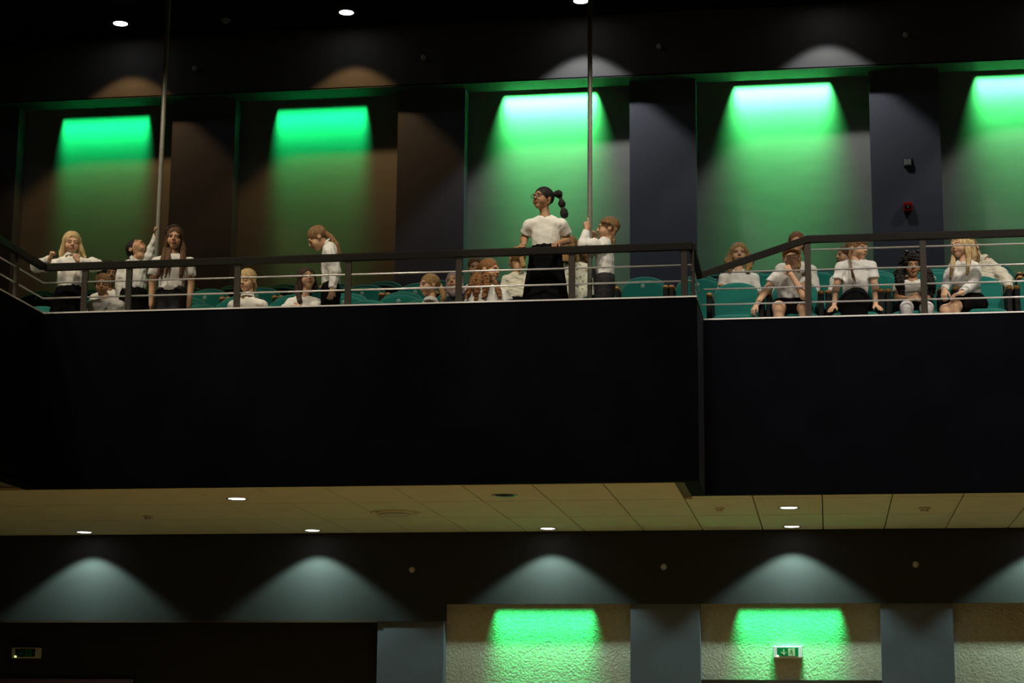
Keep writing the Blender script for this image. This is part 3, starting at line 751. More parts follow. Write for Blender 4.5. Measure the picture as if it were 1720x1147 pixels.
def hand_mesh(kind):
    """local: wrist at the origin, fingers along +x, palm facing -z, thumb towards +y"""
    S = Solid(.0035)
    S.cone((-.02, 0, 0), (.01, 0, 0), .0205, .021, .01, squash=((0, 0, 1), .78))
    S.cone((.01, .010, 0), (.058, .020, 0), .0165, .0125, .012, squash=((0, 0, 1), .8)); S.cone((.01, -.008, 0), (.055, -.018, 0), .0165, .012, .012, squash=((0, 0, 1), .8))
    S.cone((.02, 0, 0), (.058, 0, .001), .017, .0135, .012, squash=((0, 0, 1), .75))
    curls = {'relax': (18, 26, 20), 'fist': (82, 95, 60), 'grip': (55, 62, 42), 'flat': (6, 8, 6), 'point': (75, 90, 55), 'curl': (32, 44, 34)}[kind]
    for i, (y0, L, r) in enumerate(((.0215, .058, .0080), (.0075, .066, .0082), (-.0070, .061, .0078), (-.0200, .049, .0070))):
        cs = (8, 14, 10) if (kind == 'point' and i == 0) else curls
        p = np.array([.058, y0, 0.0]); a = 0.0; sp = (y0/.0215)*(.10 if kind in ('flat', 'relax') else .03); q = [p]; rs = [r*1.05]
        for sg, c in zip((.45, .30, .25), cs):
            a += math.radians(c*(1+.08*(i-1))); p = p+L*sg*np.array([math.cos(a)*math.cos(sp), math.sin(sp)*math.cos(a), -math.sin(a)]); q.append(p); rs.append(rs[-1]*.92)
        S.chain(q, rs, .0035)
    if kind in ('fist', 'point'): tp = [(.012, .020, -.004), (.038, .036, -.016), (.052, .028, -.034), (.052, .008, -.042)]
    elif kind == 'grip': tp = [(.012, .020, -.004), (.034, .040, -.016), (.050, .038, -.036), (.058, .026, -.048)]
    else: tp = [(.012, .020, -.002), (.034, .040, -.008), (.054, .050, -.014), (.070, .053, -.018)]
    S.chain(tp, [.0115, .0098, .0086, .0074], .006)
    return S.mesh()
HANDS = {k: hand_mesh(k) for k in ('relax', 'fist', 'grip', 'flat', 'point', 'curl')}
def place_hand(kind, wrist, fdir, palm, side, s=.92):
    V, Q = HANDS[kind]; f = np.asarray(fdir, float); f /= np.linalg.norm(f); n = np.asarray(palm, float); n = n-f*(n@f); n /= np.linalg.norm(n)
    zc = -n; yc = np.cross(zc, f)
    P = V.copy()*s
    if side < 0: P[:, 1] *= -1; Q = Q[:, ::-1]
    return P[:, :1]*f+P[:, 1:2]*yc+P[:, 2:]*zc+np.asarray(wrist), Q

SKIN = {'fair': (.68, .42, .26), 'light': (.58, .34, .20), 'tan': (.40, .22, .115), 'brown': (.27, .145, .075), 'dark': (.13, .070, .040)}
UP = np.array([0, 0, 1.0])
def unit(v): v = np.asarray(v, float); return v/(np.linalg.norm(v)+1e-9)
def P3(t, Y):
    """(px, py) or (px, py, depth offset) to a point near depth Y"""
    return at(t[0], t[1], Y+(t[2] if len(t) > 2 else 0))
def person(label, Y, head, body_yaw, sh=None, skin='fair', hs=.97, eyes='open', hair=None, arms=(), lower='skirt', sit=False, shirt=None, legs=None,
           sw=.150, torso=.36, extras=None, brow=(.14, .085, .04), gaze=0.0, floor=None, lean=0.0, girth=1.0, hem=None, neckb=None, group='children in white shirts on the balcony', pelvis=None, lips=None, hemw=1.0, tuck=False):
    """head=(px,py,dY,yaw,pitch,roll) seen from the camera side; sh=((px,py,dY),(px,py,dY)) shoulders image-left and image-right;
    arms: two dicts (image-left, image-right) with el, wr, hand=(kind, finger dir, palm dir, side)"""
    H = P3(head[:3], Y); cam_yaw = math.degrees(math.atan2(-H[0], H[1]))
    Rh = rotm(head[3]+cam_yaw, head[4], head[5]); to_w = lambda p: H+hs*(Rh @ np.asarray(p, float))
    by = math.radians(body_yaw+cam_yaw); front = np.array([math.sin(by), -math.cos(by), 0]); side = np.array([math.cos(by), math.sin(by), 0])
    hb = to_w((0, .022, -.075))                                   # base of the skull
    if sh is None:
        nb = hb+np.array([0, 0, -.07])+front*-.0 if neckb is None else P3(neckb, Y)
        SA, SB = nb-side*sw-UP*.03, nb+side*sw-UP*.03
    else:
        SA, SB = P3(sh[0], Y), P3(sh[1], Y)
        nb = (SA+SB)/2+UP*.048
    if sh is not None:
        side = unit((SB-SA)*np.array([1, 1, .0])); f2 = np.array([side[1], -side[0], 0]); front = f2 if f2 @ front > 0 else -f2
        SA = SA-UP*.020; SB = SB-UP*.020
    swid = np.linalg.norm(SB-SA)/2
    PV = nb-UP*torso-front*lean*torso if pelvis is None else P3(pelvis, Y)
    fl = Z_FL if floor is None else floor
    root = empty('person', (float(PV[0]), float(PV[1]), fl)); O = np.array([PV[0], PV[1], fl]); tag(root, label, 'person', group)
    spine = unit(PV-nb); fb = unit(front-spine*(front@spine))
    W = PV-spine*torso*.24; g = girth
    # ---- limbs
    hipw = .062*g
    if sit:
        th = unit(front*1.0-UP*.12); hips = [PV-side*hipw, PV+side*hipw]
        if legs is None: kn = [hips[0]+th*.36-side*.02, hips[1]+th*.36+side*.02]
        else: kn = [P3(legs[0], Y), P3(legs[1], Y)]
        ank = [np.array([k[0], k[1], fl+.05])+front*(-.11) for k in kn]
    else:
        hips = [PV-side*hipw, PV+side*hipw]; hgt = PV[2]-fl
        ank = [np.array([h[0], h[1], fl+.05]) for h in hips]; kn = [h*.5+a*.5+front*.015 for h, a in zip(hips, ank)]
    B = Solid(.0115)
    B.cone(hb+UP*.0, nb-UP*.02, .0400*hs/.97, .046, .02)
    B.cone(nb-UP*.045-side*.03, nb-UP*.045+side*.03, .036, .036, .03, squash=(fb, .85))
    B.cone(nb+spine*.12, PV, min(.078, swid*.55)*g, .082*g, .03, squash=(fb, .62))
    AJ = []
    for i, S_ in enumerate((SA, SB)):
        a = arms[i] if i < len(arms) and arms[i] is not None else None
        out = (-1 if i == 0 else 1)*side
        if a is None: el = S_+spine*.235+out*.035-fb*.01; wr = el-(-spine)*.20+fb*.06; hd = ('relax', unit(wr-el), -out, -1 if i == 0 else 1)
        else:
            el = P3(a['el'], Y); wr = P3(a['wr'], Y); hd = a.get('hand', ('relax', unit(wr-el), -out, -1 if i == 0 else 1))
        B.cone(nb-UP*.06+out*.03, S_, .032, .034*g, .02); B.cone(S_, el, .036*g, .032*g, .02); B.cone(el, wr, .032*g, .0225, .012)
        AJ.append((S_, el, wr, hd, out))
    bare = lower in ('skirt', 'skirt_long')
    for i in (0, 1):
        B.cone(hips[i], kn[i], (.070 if sit else .058)*g, .051*g, .02); B.cone(kn[i], ank[i], .049*g, .032, .02)
        B.cone(ank[i]-UP*.012, ank[i]+front*.10-UP*.025, .030, .022, .015)
    parts = [B.mesh()]; cols = [np.tile(np.asarray(SKIN[skin]), (len(parts[0][0]), 1))]
    hv = HEAD_V*hs @ Rh.T + H; parts.append((hv, HEAD_Q)); cols.append(face_colors(SKIN[skin], lips, eyes, brow, gaze))
    for (S_, el, wr, hd, out) in AJ:
        fd = np.asarray(hd[1], float) if hd[1] is not None else unit(wr-el)
        v, q = place_hand(hd[0], wr, fd, hd[2], hd[3], hs*.95); parts.append((v, q)); cols.append(np.tile(np.asarray(SKIN[skin]), (len(v), 1)))
    V, Q = cat(parts); body = np_mesh('body', V-O, Q, 'skin', root, np.concatenate(cols))
    # ---- shirt
    st = dict(kind='long', mat='white_cloth', hem=.0, puff=0.0, collar=None); st.update(shirt or {})
    T = Solid(.0092); ex = .013
    T.cone(nb+spine*.10, nb+spine*torso*.55, (.094+.5*(swid-.14))*g+ex, .092*g+ex, .04, squash=(fb, .68))
    T.cone(nb+spine*torso*.5, W+spine*(.012+st['hem']), .094*g+ex+.003, .090*g+ex+.006+.22*st['hem'], .03, squash=(fb, .72), flat=(False, True))
    for (S_, el, wr, hd, out) in AJ:
        T.cone(nb-UP*.040+out*.02, S_-UP*.004, .046*g, .039*g+.003, .05)
        if st['kind'] == 'long':
            pf = st['puff']; mid = (S_+el)/2
            T.cone(S_-UP*.003, mid, .040*g+.003, .048*g+pf, .03); T.cone(mid, el, .049*g+pf, .045*g+pf*.8, .02)
            T.cone(el, el+(wr-el)*.90, .044*g+pf*.8, .0315+pf*.15, .015, flat=(False, True)); T.cone(el+(wr-el)*.84, el+(wr-el)*.93, .032, .0315, .004, flat=(True, True))
        else:
            e2 = S_+(el-S_)*st.get('slen', .52)
            T.cone(S_-UP*.003, e2, .040*g+.003, .050*g+.003+st['puff'], .03, flat=(False, True))
    nz = np.random.RandomState(abs(hash(label)) % 1000 if False else len(label)*7 % 91).uniform(0, 5)
    amp = st.get('wr', .0062 if st['kind'] == 'long' else .0048)
    T.noise = lambda x, y, z: amp*wob(x+z*.35, y-z*.2, z*.30, .048, nz)+.0016*wob(x, y, z*.6, .026, nz+1)
    nk0, nk1 = nb-UP*.015, hb+UP*.03
    T.cut(lambda x, y, z: -d_cone(x, y, z, nk0+fb*.010+UP*.004, nk1, .047, .056), .006)
    v, q = T.mesh(); so = np_mesh('shirt', v-O, q, st['mat'], root)
    if st['collar']:
        Kc = Solid(.005); c0 = nb-UP*.012; c1 = nb+(hb-nb)*.42
        if st['collar'] == 'band': Kc.cone(c0, c1, .060, .0535, .0, flat=(True, True))
        else:
            Kc.cone(c0+UP*.006, c1, .072, .054, .0, flat=(True, True))
            Kc.cut(lambda x, y, z: -d_cone(x, y, z, c0+fb*.075-UP*.045, c0+fb*.075+UP*.03, .034, .008), .004)      # open notch in front
        Kc.cut(lambda x, y, z: -d_cone(x, y, z, c0-UP*.02, c1+UP*.03, .050, .0465), .0)
        v, q = Kc.mesh(); np_mesh('collar', v-O, q, st['mat'], so)
    if st.get('buttons'):
        for k in range(4):
            p = nb+spine*(.06+.07*k)+fb*(.080*g+.012) if not sit else nb+spine*(.05+.06*k)+fb*(.078*g+.012)
            b_ = lathe('button', [(.006, 0), (.006, .003), (0, .004)], 'plastic_white', so, 10); b_.location = p-O; b_.rotation_euler = Vector(fb).to_track_quat('Z', 'Y').to_euler()
    # ---- lower clothes
    L_ = Solid(.013); wt = (.097 if tuck else .079)*g+ex
    if lower in ('skirt', 'skirt_long') and not sit:
        hm = np.array([PV[0], PV[1], fl+(.50 if hem is None else hem)]); kk = 11
        L_.cone(W, PV, wt+.002, .130*g, .02, squash=(fb, .74), flat=(True, False))
        L_.cone(PV, hm, .130*g, .185*g*hemw, .02, squash=(fb, .72), flat=(False, True), ridge=(kk, .007, .6))
    elif lower in ('skirt', 'skirt_long'):
        L_.cone(W, PV, wt+.002, .125*g, .02, squash=(fb, .8), flat=(True, False))
        fr = 1.06 if lower == 'skirt_long' else .80
        for i in (0, 1):
            e_ = hips[i]+(kn[i]-hips[i])*fr
            L_.cone(hips[i], e_, .096*g, .080*g+(.01 if lower == 'skirt_long' else 0), .05, flat=(False, lower == 'skirt'))
            if lower == 'skirt_long': L_.cone(kn[i], kn[i]*.35+ank[i]*.65, .080*g, .10*g, .06)
        m0 = (hips[0]+hips[1])/2; m1 = (kn[0]+kn[1])/2; L_.cone(m0, m0+(m1-m0)*(fr-.06), .09*g, .085*g, .06, squash=(UP, .75), flat=(False, lower == 'skirt'))
    else:
        L_.cone(W, PV, wt+.002, .108*g, .02, squash=(fb, .76), flat=(True, False))
        for i in (0, 1): L_.cone(hips[i], kn[i], .085*g, .066*g, .025); L_.cone(kn[i], kn[i]*.06+ank[i]*.94, .066*g, .050*g, .02, flat=(False, True))
    L_.noise = lambda x, y, z: .003*wob(x, y, z, .06, nz+2)
    lm = 'black_cloth' if not isinstance(extras, dict) else extras.get('lower_mat', 'black_cloth')
    v, q = L_.mesh(); np_mesh('skirt' if 'skirt' in lower else ('trousers' if lower == 'trousers' else 'dress_skirt'), v-O, q, lm, root)
    if extras and extras.get('tights'):
        for i in (0, 1):
            t_ = Solid(.010); t_.cone(hips[i]+(kn[i]-hips[i])*.4, kn[i], .064*g, .056*g, .02); t_.cone(kn[i], ank[i], .055*g, .037, .02)
            v, q = t_.mesh(); np_mesh('tights_leg', v-O, q, 'tights', root)
    for i in (0, 1):
        F_ = Solid(.013); F_.cone(ank[i]-UP*.02-front*.02, ank[i]+front*.115-UP*.027, .036, .026, .015); F_.cut(lambda x, y, z: (fl+.004)-z+0*x+0*y, 0)
        v, q = F_.mesh(); np_mesh('shoe', v-O, q, 'shoe', root)
    # ---- hair
    hr = dict(cap='back', mat='hair_brown', chains=(), local=(), noise=None); hr.update(hair or {})
    ps = []
    if hr['cap']: cv, cq = CAPS[hr['cap']]; ps.append((cv*hs @ Rh.T + H, cq))
    if hr['chains'] or hr['local']:
        Hs = Solid(.0055)
        for ch in hr['chains']: Hs.chain([P3(c[:3], Y) for c in ch], [c[3] for c in ch], .012, ridge=(7, .0022, 2.5))
        for ch in hr['local']: Hs.chain([to_w(c[:3]) for c in ch], [c[3]*hs for c in ch], .012, ridge=(7, .0022, 2.5))
        if hr['noise']: Hs.noise = lambda x, y, z: hr['noise'][0]*wob(x, y, z, hr['noise'][1], 1.3)
        ps.append(Hs.mesh())
    if ps:
        v, q = cat(ps); ho = np_mesh('hair', v-O, q, hr['mat'], root)
        for (p, r) in hr.get('ties', ()):
            c = to_w(p)-O; V_, F__ = tube_vf([c+hs*r*(Rh @ np.array([math.cos(t), 0, math.sin(t)])) for t in np.linspace(0, 6.28, 13)], .005, 6); link('hair_tie', pydata('hair_tie', V_, F__, True), 'band_black', ho)
    for (nm, m, pts, r) in (extras or {}).get('tubes', ()):
        V_, F__ = tube_vf([to_w(p)-O for p in pts], r, 8); link(nm, pydata(nm, V_, F__, True), m, root)
    for (nm, m, c, r) in (extras or {}).get('blobs', ()):
        b_ = Solid(.003); cc = to_w(c); b_.ell(cc, r, 0); v, q = b_.mesh(); np_mesh(nm, v-O, q, m, root)
    return root

# ------------------------------------------------------------------ the people
FWD = (0, -1, 0); DN = (0, 0, -1)
def ring(cx, cy, cz, r, n=16): return [(cx+r*math.cos(t), cy, cz+r*math.sin(t)) for t in np.linspace(0, 6.28, n)]
FL2 = Z_FL+.235; FL3 = Z_FL+.46

# blonde girl with fists under her chin
person('blonde girl standing at far left with both fists raised and elbows out', 16.52, (120.5, 408, 0, 6, 8, 0), 5, ((92, 440, 0), (146, 439, 0)), 'fair', .96,
       arms=(dict(el=(62, 447, -.06), wr=(84, 434, -.17), hand=('fist', (.25, -.25, 1), (.9, .3, .2), 1)), dict(el=(163, 446, -.06), wr=(131, 438, -.17), hand=('fist', (-.5, -.3, 1), (-.5, .8, .3), -1))),
       lower='skirt', shirt=dict(kind='long', puff=.012, mat='white_cloth', collar='band'), hair=dict(cap='parted', mat='hair_blond', chains=(
           [(108, 402, .03, .012), (103, 424, .02, .024), (103, 444, -.04, .015)], [(133, 402, .03, .012), (138, 422, .02, .022), (144, 434, .02, .012)])), brow=(.4, .27, .12), eyes='closed')
# dark curly-haired child behind
person('dark curly-haired child sitting half hidden behind the front kneeling girl', 17.62, (184, 461, 0, 12, 2, 0), 5, ((160, 497, 0), (205, 496, 0)), 'brown', 1.0, sit=True, floor=FL2,
       shirt=dict(kind='long'), lower='trousers', hair=dict(cap='curly', mat='hair_black'), brow=(.02, .015, .01))
# kneeling girl in front looking down
person('girl with parted light brown hair looking down low behind the railing', 16.76, (172, 478, 0, -6, 11, 0), 0, ((156, 509, 0), (201, 508, 0)), 'light', .93, eyes='closed', sit=True,
       shirt=dict(kind='long', buttons=True), lower='skirt', hair=dict(cap='back', mat='hair_lightbrown', local=([(0, .10, -.02, .03), (.0, .11, -.10, .03), (.01, .10, -.17, .015)],)), pelvis=(184, 570, .10), legs=((168, 575, -.10), (200, 575, -.10)))
# girl gazing up, one arm up on the pole
person('girl with dark bun gazing up while one arm holds the left pole', 16.86, (229, 418, 0, 28, -52, -10), 8, ((206, 446, .02), (248, 442, 0)), 'light', .93,
       arms=(dict(el=(202, 480, .04), wr=(198, 512, -.02)), dict(el=(256, 418, -.02), wr=(263, 393, -.08), hand=('grip', (.05, -.1, 1), (.8, -.5, 0), -1))),
       lower='skirt', shirt=dict(kind='long', mat='lace_cloth', collar='band'), hair=dict(cap='back', mat='hair_black', local=([(-.02, .10, .0, .034), (-.03, .125, -.02, .036), (-.03, .14, -.05, .028)],), ties=(((-.01, .095, .0), .03),)), brow=(.05, .03, .02))
# girl with headband and long hair
person('girl with long brown hair and black headband standing beside the left pole', 16.50, (294, 400, 0, -8, 4, 3), -4, ((262, 437, 0), (319, 437, 0)), 'light', .95,
       arms=(dict(el=(256, 474, .06), wr=(254, 512, .03)), dict(el=(321, 478, .02), wr=(317, 514, -.02))), lower='trousers', shirt=dict(kind='short', slen=.62, hem=.05, mat='white_cloth'),
       hair=dict(cap='parted', mat='hair_brown', chains=([(282, 398, .02, .012), (279, 420, 0, .030), (273, 444, -.07, .034), (266, 462, -.09, .018), (262, 471, -.09, .005)], [(306, 398, .02, .012), (308, 420, 0, .028), (307, 442, -.07, .030), (304, 462, -.09, .016), (302, 471, -.09, .005)],
             [(286, 420, -.02, .020), (282, 442, -.10, .024), (278, 466, -.12, .006)])),
       extras=dict(lower_mat='charcoal_cloth', tubes=(('headband', 'band_black', [(.086*math.sin(a), -.035, .035+.083*math.cos(a)) for a in np.linspace(-1.75, 1.75, 17)], .006),)))
# blond child sitting behind post
person('blond child in cream shirt sitting behind a railing post, looking down left', 16.98, (415, 471, 0, -32, 12, 0), -5, ((391, 510, 0), (440, 508, 0)), 'fair', .98, eyes='closed', sit=True,
       shirt=dict(kind='long', mat='tee_cloth', collar='shirt'), lower='trousers', hair=dict(cap='back', mat='hair_blond', local=([(.0, .10, .0, .028), (.01, .11, -.06, .024), (.01, .105, -.10, .012)],)), brow=(.4, .27, .12))
# smiling girl with long dark hair
person('smiling girl with long dark brown hair sitting with folded arms, looking up right', 16.96, (515, 468, 0, 16, -6, -8), 10, ((488, 506, 0), (530, 505, 0)), 'fair', .96, sit=True, gaze=.003, lips=(.42, .08, .07),
       arms=(dict(el=(481, 530, -.10), wr=(512, 523, -.20), hand=('relax', (1, 0, .1), (0, 1, 0), 1)), dict(el=(533, 528, -.08), wr=(505, 517, -.22), hand=('relax', (-1, 0, 0), (0, 1, 0), -1))),
       shirt=dict(kind='long', puff=.014), lower='skirt', hair=dict(cap='parted', mat='hair_dark', chains=([(503, 462, .02, .014), (500, 484, 0, .028), (504, 506, -.07, .024)], [(525, 466, .03, .012), (528, 488, .03, .022)])), brow=(.05, .03, .02))
# standing girl in profile, ponytail
person('standing girl in white shirt bowing her head in profile, long ponytail', 16.64, (533, 400, 0, -88, 38, 0), -82, ((553, 420, -.12), (556, 418, .13)), 'light', .95, eyes='closed',
       arms=(dict(el=(563, 457, -.13), wr=(558, 486, -.15), hand=('relax', (-.15, -.05, -1), (-.7, .7, 0), 1)), dict(el=(560, 455, .16), wr=(550, 478, .10))),
       shirt=dict(kind='long', puff=.012, hem=.02, collar='shirt'), lower='trousers', pelvis=(556, 490, 0), torso=.37, sw=.13,
       hair=dict(cap='back', mat='hair_lightbrown', chains=([(546, 391, .0, .020), (556, 398, -.02, .024), (566, 412, -.03, .022), (573, 430, -.03, .010)],), ties=(((0, .085, .045), .026),)))
# girl in profile with low ponytail
person('girl with wavy low ponytail sitting in profile, looking left', 16.95, (721, 479, 0, -62, 4, 0), -10, ((700, 517, 0), (746, 515, 0)), 'fair', .93, sit=True,
       shirt=dict(kind='short', collar='shirt', mat='white_cloth'), lower='skirt', hair=dict(cap='back', mat='hair_gold', chains=([(737, 478, .05, .022), (743, 488, .03, .028), (745, 500, .0, .020), (741, 507, 0, .010)],), noise=(.004, .03)), brow=(.3, .2, .1))
# headscarf
person('person in a mauve patterned headscarf sitting behind a railing post', 17.66, (764, 474, 0, -22, -8, -8), -10, ((744, 508, 0), (790, 507, 0)), 'light', .95, sit=True, floor=FL2,
       shirt=dict(kind='long', mat='charcoal_cloth'), lower='trousers', hair=dict(cap='parted', mat='scarf', local=([(-.05, -.01, -.08, .035), (0, -.045, -.14, .04), (.05, -.01, -.10, .035)], [(0, .05, -.05, .06), (0, .05, -.15, .08)])))
# brown-haired child behind the curly girl
person('brown-haired child whose forehead shows behind the wavy-haired girl', 18.22, (799, 450, 0, 0, 6, 0), 0, ((776, 486, 0), (822, 486, 0)), 'light', .97, sit=True, floor=FL3, shirt=dict(kind='long', mat='tee_cloth'), lower='trousers', hair=dict(cap='back', mat='hair_brown'))
# wavy long hair girl looking right
person('girl with long wavy auburn hair and puffed sleeves looking right', 16.78, (822, 454, 0, 58, 6, 4), 8, ((794, 489, 0), (846, 490, 0)), 'light', .97, sit=True,
       arms=(dict(el=(788, 525, .03), wr=(800, 548, -.15)), dict(el=(856, 520, .02), wr=(850, 545, -.15))), eyes='open',
       shirt=dict(kind='short', puff=.012, slen=.5), lower='skirt', hair=dict(cap='back', mat='hair_auburn', noise=(.007, .034), chains=([(814, 446, .04, .050), (806, 470, .02, .058), (803, 492, -.02, .050), (802, 502, -.03, .03)], [(810, 444, .02, .020), (797, 470, -.02, .036), (788, 488, -.06, .026), (783, 500, -.08, .012)],
            [(818, 462, -.08, .030), (817, 482, -.13, .030), (812, 500, -.13, .018)], [(832, 474, -.02, .022), (837, 488, -.07, .024), (840, 500, -.09, .014)])))
# back-turned child in knit sweater
person('blond child in a cream knit sweater turned away, low ponytail', 17.45, (868, 434, 0, -156, 0, 0), -150, ((851, 467, 0), (890, 466, 0)), 'light', .97, floor=FL2, torso=.30,
       shirt=dict(kind='long', mat='knit_cloth', puff=.008), lower='trousers', hair=dict(cap='back', mat='hair_gold', chains=([(876, 434, -.07, .022), (879, 446, -.09, .022), (872, 455, -.08, .012)],)))
# girl with glasses
person('tall girl in glasses and black skirt standing with both hands on the railing', 16.52, (912, 334, 0, -44, -6, 0), -6, ((889, 374, 0), (944, 373, 0)), 'tan', .98, girth=1.06, torso=.345,
       arms=(dict(el=(880, 402, .06), wr=(880, 411, -.195), hand=('grip', (-.05, -1, -.22), (0, -.2, -1), -1)), dict(el=(954, 404, .08), wr=(935, 410, -.195), hand=('grip', (-.25, -1, -.22), (0, -.2, -1), 1))),
       lower='skirt', hem=.555, hemw=1.04, tuck=True, shirt=dict(kind='short', slen=.62, mat='tee_cloth', wr=.0035), gaze=-.002,
       hair=dict(cap='back', mat='hair_black', chains=([(929, 326, .02, .014), (937.5, 325.5, .03, .030), (938.5, 326.5, .03, .030), (942, 333, .03, .009)], [(942, 333, .03, .009), (943.5, 341, .02, .028), (944, 343, .02, .028), (945, 350, .02, .009)], [(945, 350, .02, .009), (947, 355, .02, .030), (948, 360, .02, .034)]), noise=(.0035, .02)), brow=(.03, .02, .012),
       extras=dict(tubes=(('glasses', 'thin_metal', ring(.030, -.099, -.002, .023), .0022), ('glasses', 'thin_metal', ring(-.030, -.099, -.002, .023), .0022), ('glasses', 'thin_metal', [(-.007, -.1, 0), (.007, -.1, 0)], .0022),
             ('glasses_temple', 'thin_metal', [(.053, -.098, .002), (.078, .0, .006)], .0022), ('glasses_temple', 'thin_metal', [(-.053, -.098, .002), (-.078, .0, .006)], .0022), ('earring', 'gold_clip', ring(.078, .0, -.045, .012, 10), .003)),
             blobs=(('hair_tie', 'band_black', (.0, .115, .01), (.012, .012, .012)),)))
# woman in floral dress
person('blonde woman in a floral dress standing behind the girl with glasses', 17.45, (957, 416, 0, 150, 0, 0), 160, ((946, 450, 0), (984, 448, 0)), 'light', 1.0, floor=FL2, torso=.30, shirt=dict(kind='long', mat='floral'), lower='trousers',
       extras=dict(lower_mat='floral'), hair=dict(cap='parted', mat='hair_gold', chains=([(962, 412, -.06, .028), (963, 428, -.08, .028), (962, 440, -.10, .016)],)), group='adults on the balcony')
person('brown-haired person mostly hidden behind the right-hand pole', 18.25, (983, 424, 0, 35, 6, 0), 20, ((965, 458, 0), (1004, 456, 0)), 'tan', .95, sit=True, floor=FL3, shirt=dict(kind='long', mat='charcoal_cloth'), lower='trousers', hair=dict(cap='back', mat='hair_brown'))
# girl pointing up at pole
person('girl with braided hair in profile raising one hand beside the right pole', 16.80, (1021, 384, 0, -84, 0, 2), -74, ((1014, 410, -.11), (1016, 408, .12)), 'light', .95, sw=.12, torso=.36, pelvis=(1017, 478, .0), tuck=True,
       arms=(dict(el=(980, 411, -.16), wr=(986, 384, -.14), hand=('point', (-.12, 0, 1), (-.4, .9, 0), -1)), dict(el=(1000, 420, .08), wr=(1000, 398, .04), hand=('grip', (-.5, -.2, .6), (-.6, -.8, 0), 1))),
       shirt=dict(kind='long', puff=.010), lower='trousers', hair=dict(cap='back', mat='hair_lightbrown', chains=([(1030, 378, -.03, .016), (1034, 386, -.04, .017), (1030, 394, -.05, .016), (1031, 404, -.06, .013), (1033, 416, -.06, .010)], [(1012, 372, -.07, .011), (1022, 374, -.08, .012), (1031, 380, -.05, .012)]), noise=(.003, .014)),
       extras=dict(lower_mat='charcoal_cloth', tubes=(('hair_clip', 'gold_clip', [(-.083, -.02, .045), (-.086, .012, .058)], .007),)))
# ---- right block
person('girl with shoulder-length curls sitting behind the empty folded-down seat', 18.25, (1241, 426, 0, 4, 2, 0), 0, ((1216, 463, 0), (1266, 463, 0)), 'fair', .98, sit=True, floor=FL3, shirt=dict(kind='short', slen=.6), lower='skirt',
       hair=dict(cap='parted', mat='hair_gold', noise=(.006, .03), chains=([(1229, 420, .01, .014), (1222, 438, 0, .030), (1226, 455, -.05, .024)], [(1254, 420, .01, .014), (1261, 438, 0, .030), (1256, 455, -.05, .026)])), brow=(.3, .2, .1))
person('auburn-haired child in cream top sitting behind the girl resting her chin', 18.22, (1338, 408, 0, 0, 8, 0), 0, ((1311, 448, 0), (1363, 450, 0)), 'fair', .97, sit=True, floor=FL3, shirt=dict(kind='long', mat='tee_cloth'), lower='trousers',
       hair=dict(cap='back', mat='hair_auburn', local=([(.0, .09, .04, .03), (.06, .08, .0, .026), (.08, .05, -.06, .024), (.075, .02, -.10, .016)],)))
person('girl resting her chin on one hand while the other presses a seat', 17.50, (1329, 433, -.10, 2, 13, -2), 0, ((1306, 459, 0), (1353, 460, 0)), 'fair', 1.0, eyes='closed', sit=True, floor=FL2, girth=1.10,
       arms=(dict(el=(1285, 490, -.02), wr=(1270, 513, -.10), hand=('curl', (-.5, -.3, -.8), (.2, .3, -1), 1)), dict(el=(1350, 497, -.24), wr=(1329, 461, -.27), hand=('relax', (-.50, .05, 1), (.35, 1, .1), 1))),
       shirt=dict(kind='short', slen=.52, hem=.02), lower='skirt', pelvis=(1330, 520, .08), legs=((1308, 516, -.13), (1351, 517, -.13)),
       hair=dict(cap='back', mat='hair_gold', local=([(-.07, -.03, .045, .012), (-.055, -.062, .066, .012), (-.02, -.077, .078, .012), (.02, -.077, .078, .012), (.055, -.062, .066, .012), (.074, -.03, .045, .012)], [(.078, .02, .0, .016), (.066, .03, -.07, .016), (.06, .0, -.12, .012)])), brow=(.3, .2, .1))
person('child with brown hair peeking far behind the girl with thin braid', 18.35, (1420, 430, 0, -60, 0, 0), -20, ((1402, 468, 0), (1446, 468, 0)), 'light', .93, sit=True, floor=FL3, shirt=dict(kind='long', mat='tee_cloth'), lower='trousers', hair=dict(cap='back', mat='hair_brown'))
person('girl in white tee with a thin braid, leaning on both hands, looking right', 17.58, (1440, 418, 0, 56, 4, 0), 4, ((1412, 445, 0), (1463, 443, 0)), 'fair', .99, sit=True, floor=FL2,
       arms=(dict(el=(1404, 486, .0), wr=(1401, 515, -.05), hand=('flat', (-.4, -.8, -.5), (0, 0, -1), 1)), dict(el=(1470, 484, .0), wr=(1471, 513, -.05), hand=('flat', (.45, -.8, -.5), (0, 0, -1), -1))),
       shirt=dict(kind='short', slen=.56, hem=.03, mat='white_cloth'), lower='skirt_long', pelvis=(1436, 512, .06), legs=((1429, 508, -.22), (1440, 502, -.22)),
       hair=dict(cap='fringe', mat='hair_lightbrown', chains=([(1427, 416, -.06, .011), (1428, 434, -.09, .009), (1430, 452, -.12, .008), (1433, 464, -.13, .014), (1438, 477, -.14, .004)],)), brow=(.25, .15, .08))
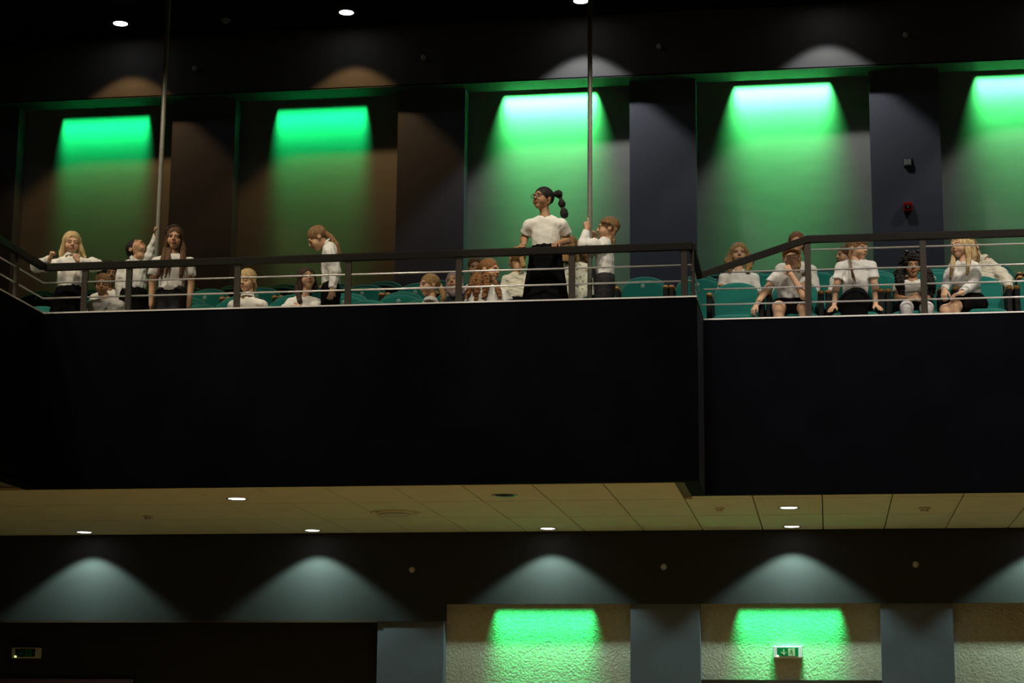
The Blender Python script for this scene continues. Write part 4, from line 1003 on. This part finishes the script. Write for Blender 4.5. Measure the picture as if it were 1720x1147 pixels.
person('small girl with big dark curls and white tights, hands clasped', 17.62, (1533, 446, 0, 4, 8, 0), 0, ((1509, 479, 0), (1557, 479, 0)), 'tan', 1.0, sit=True, floor=FL2,
       arms=(dict(el=(1507, 500, -.05), wr=(1528, 503, -.24), hand=('curl', (.9, -.3, .25), (.1, .9, -.3), 1)), dict(el=(1561, 500, -.05), wr=(1548, 504, -.24), hand=('curl', (-.9, -.3, .3), (.1, .9, -.3), -1))),
       shirt=dict(kind='short', slen=.62, mat='tee_cloth'), lower='skirt', pelvis=(1533, 520, .05), legs=((1523, 516, -.24), (1557, 517, -.24)), brow=(.02, .015, .01),
       hair=dict(cap='curly', mat='hair_black', noise=(.011, .032), chains=([(1518, 440, .03, .030), (1511, 460, .0, .044), (1512, 482, -.06, .036), (1516, 496, -.10, .020)], [(1549, 440, .03, .030), (1558, 460, 0, .044), (1564, 482, -.04, .040), (1562, 500, -.08, .026)])),
       extras=dict(tights=True, blobs=(('hair_bow', 'band_black', (-.055, -.05, .122), (.024, .014, .015)), ('hair_bow', 'band_black', (.048, -.05, .124), (.024, .014, .015)))))
person('person in a cream cable sweater leaning behind the long-haired blonde girl', 18.30, (1632, 420, .05, 150, 20, 20), 40, ((1638, 440, 0), (1672, 449, -.05)), 'fair', .97, sit=True, floor=FL3, girth=1.1,
       arms=(None, dict(el=(1690, 472, -.15), wr=(1696, 485, -.30), hand=('relax', (0, -1, -.2), (0, 0, -1), -1))), shirt=dict(kind='long', mat='knit_cloth', puff=.012, collar='band'), lower='trousers', hair=dict(cap='back', mat='hair_lightbrown', chains=([(1634, 416, -.05, .03), (1640, 430, -.08, .03), (1642, 440, -.09, .015)],)))
person('long-haired blonde girl in lacy white top and black skirt, eyes closed', 17.55, (1613, 414, 0, -40, 0, -4), -22, ((1602, 445, .03), (1637, 445, -.03)), 'fair', .97, eyes='closed', sit=True, floor=FL2,
       arms=(dict(el=(1592, 474, -.02), wr=(1586, 487, -.12), hand=('relax', (-.1, -.3, -1), (.3, .9, 0), 1)), dict(el=(1637, 474, -.06), wr=(1614, 492, -.24), hand=('relax', (-1, -.2, -.35), (0, .3, -1), -1))),
       shirt=dict(kind='long', mat='lace_cloth', puff=.004), lower='skirt', pelvis=(1629, 512, .05), legs=((1588, 521, -.17), (1603, 514, -.18)),
       hair=dict(cap='parted', mat='hair_blond', chains=([(1603, 420, .03, .020), (1600, 444, -.06, .022), (1597, 464, -.11, .014)], [(1626, 414, -.02, .024), (1627, 438, -.06, .022), (1625, 457, -.10, .014)], [(1632, 408, .02, .028), (1636, 430, .04, .026), (1634, 446, .05, .02)])), brow=(.4, .27, .12))
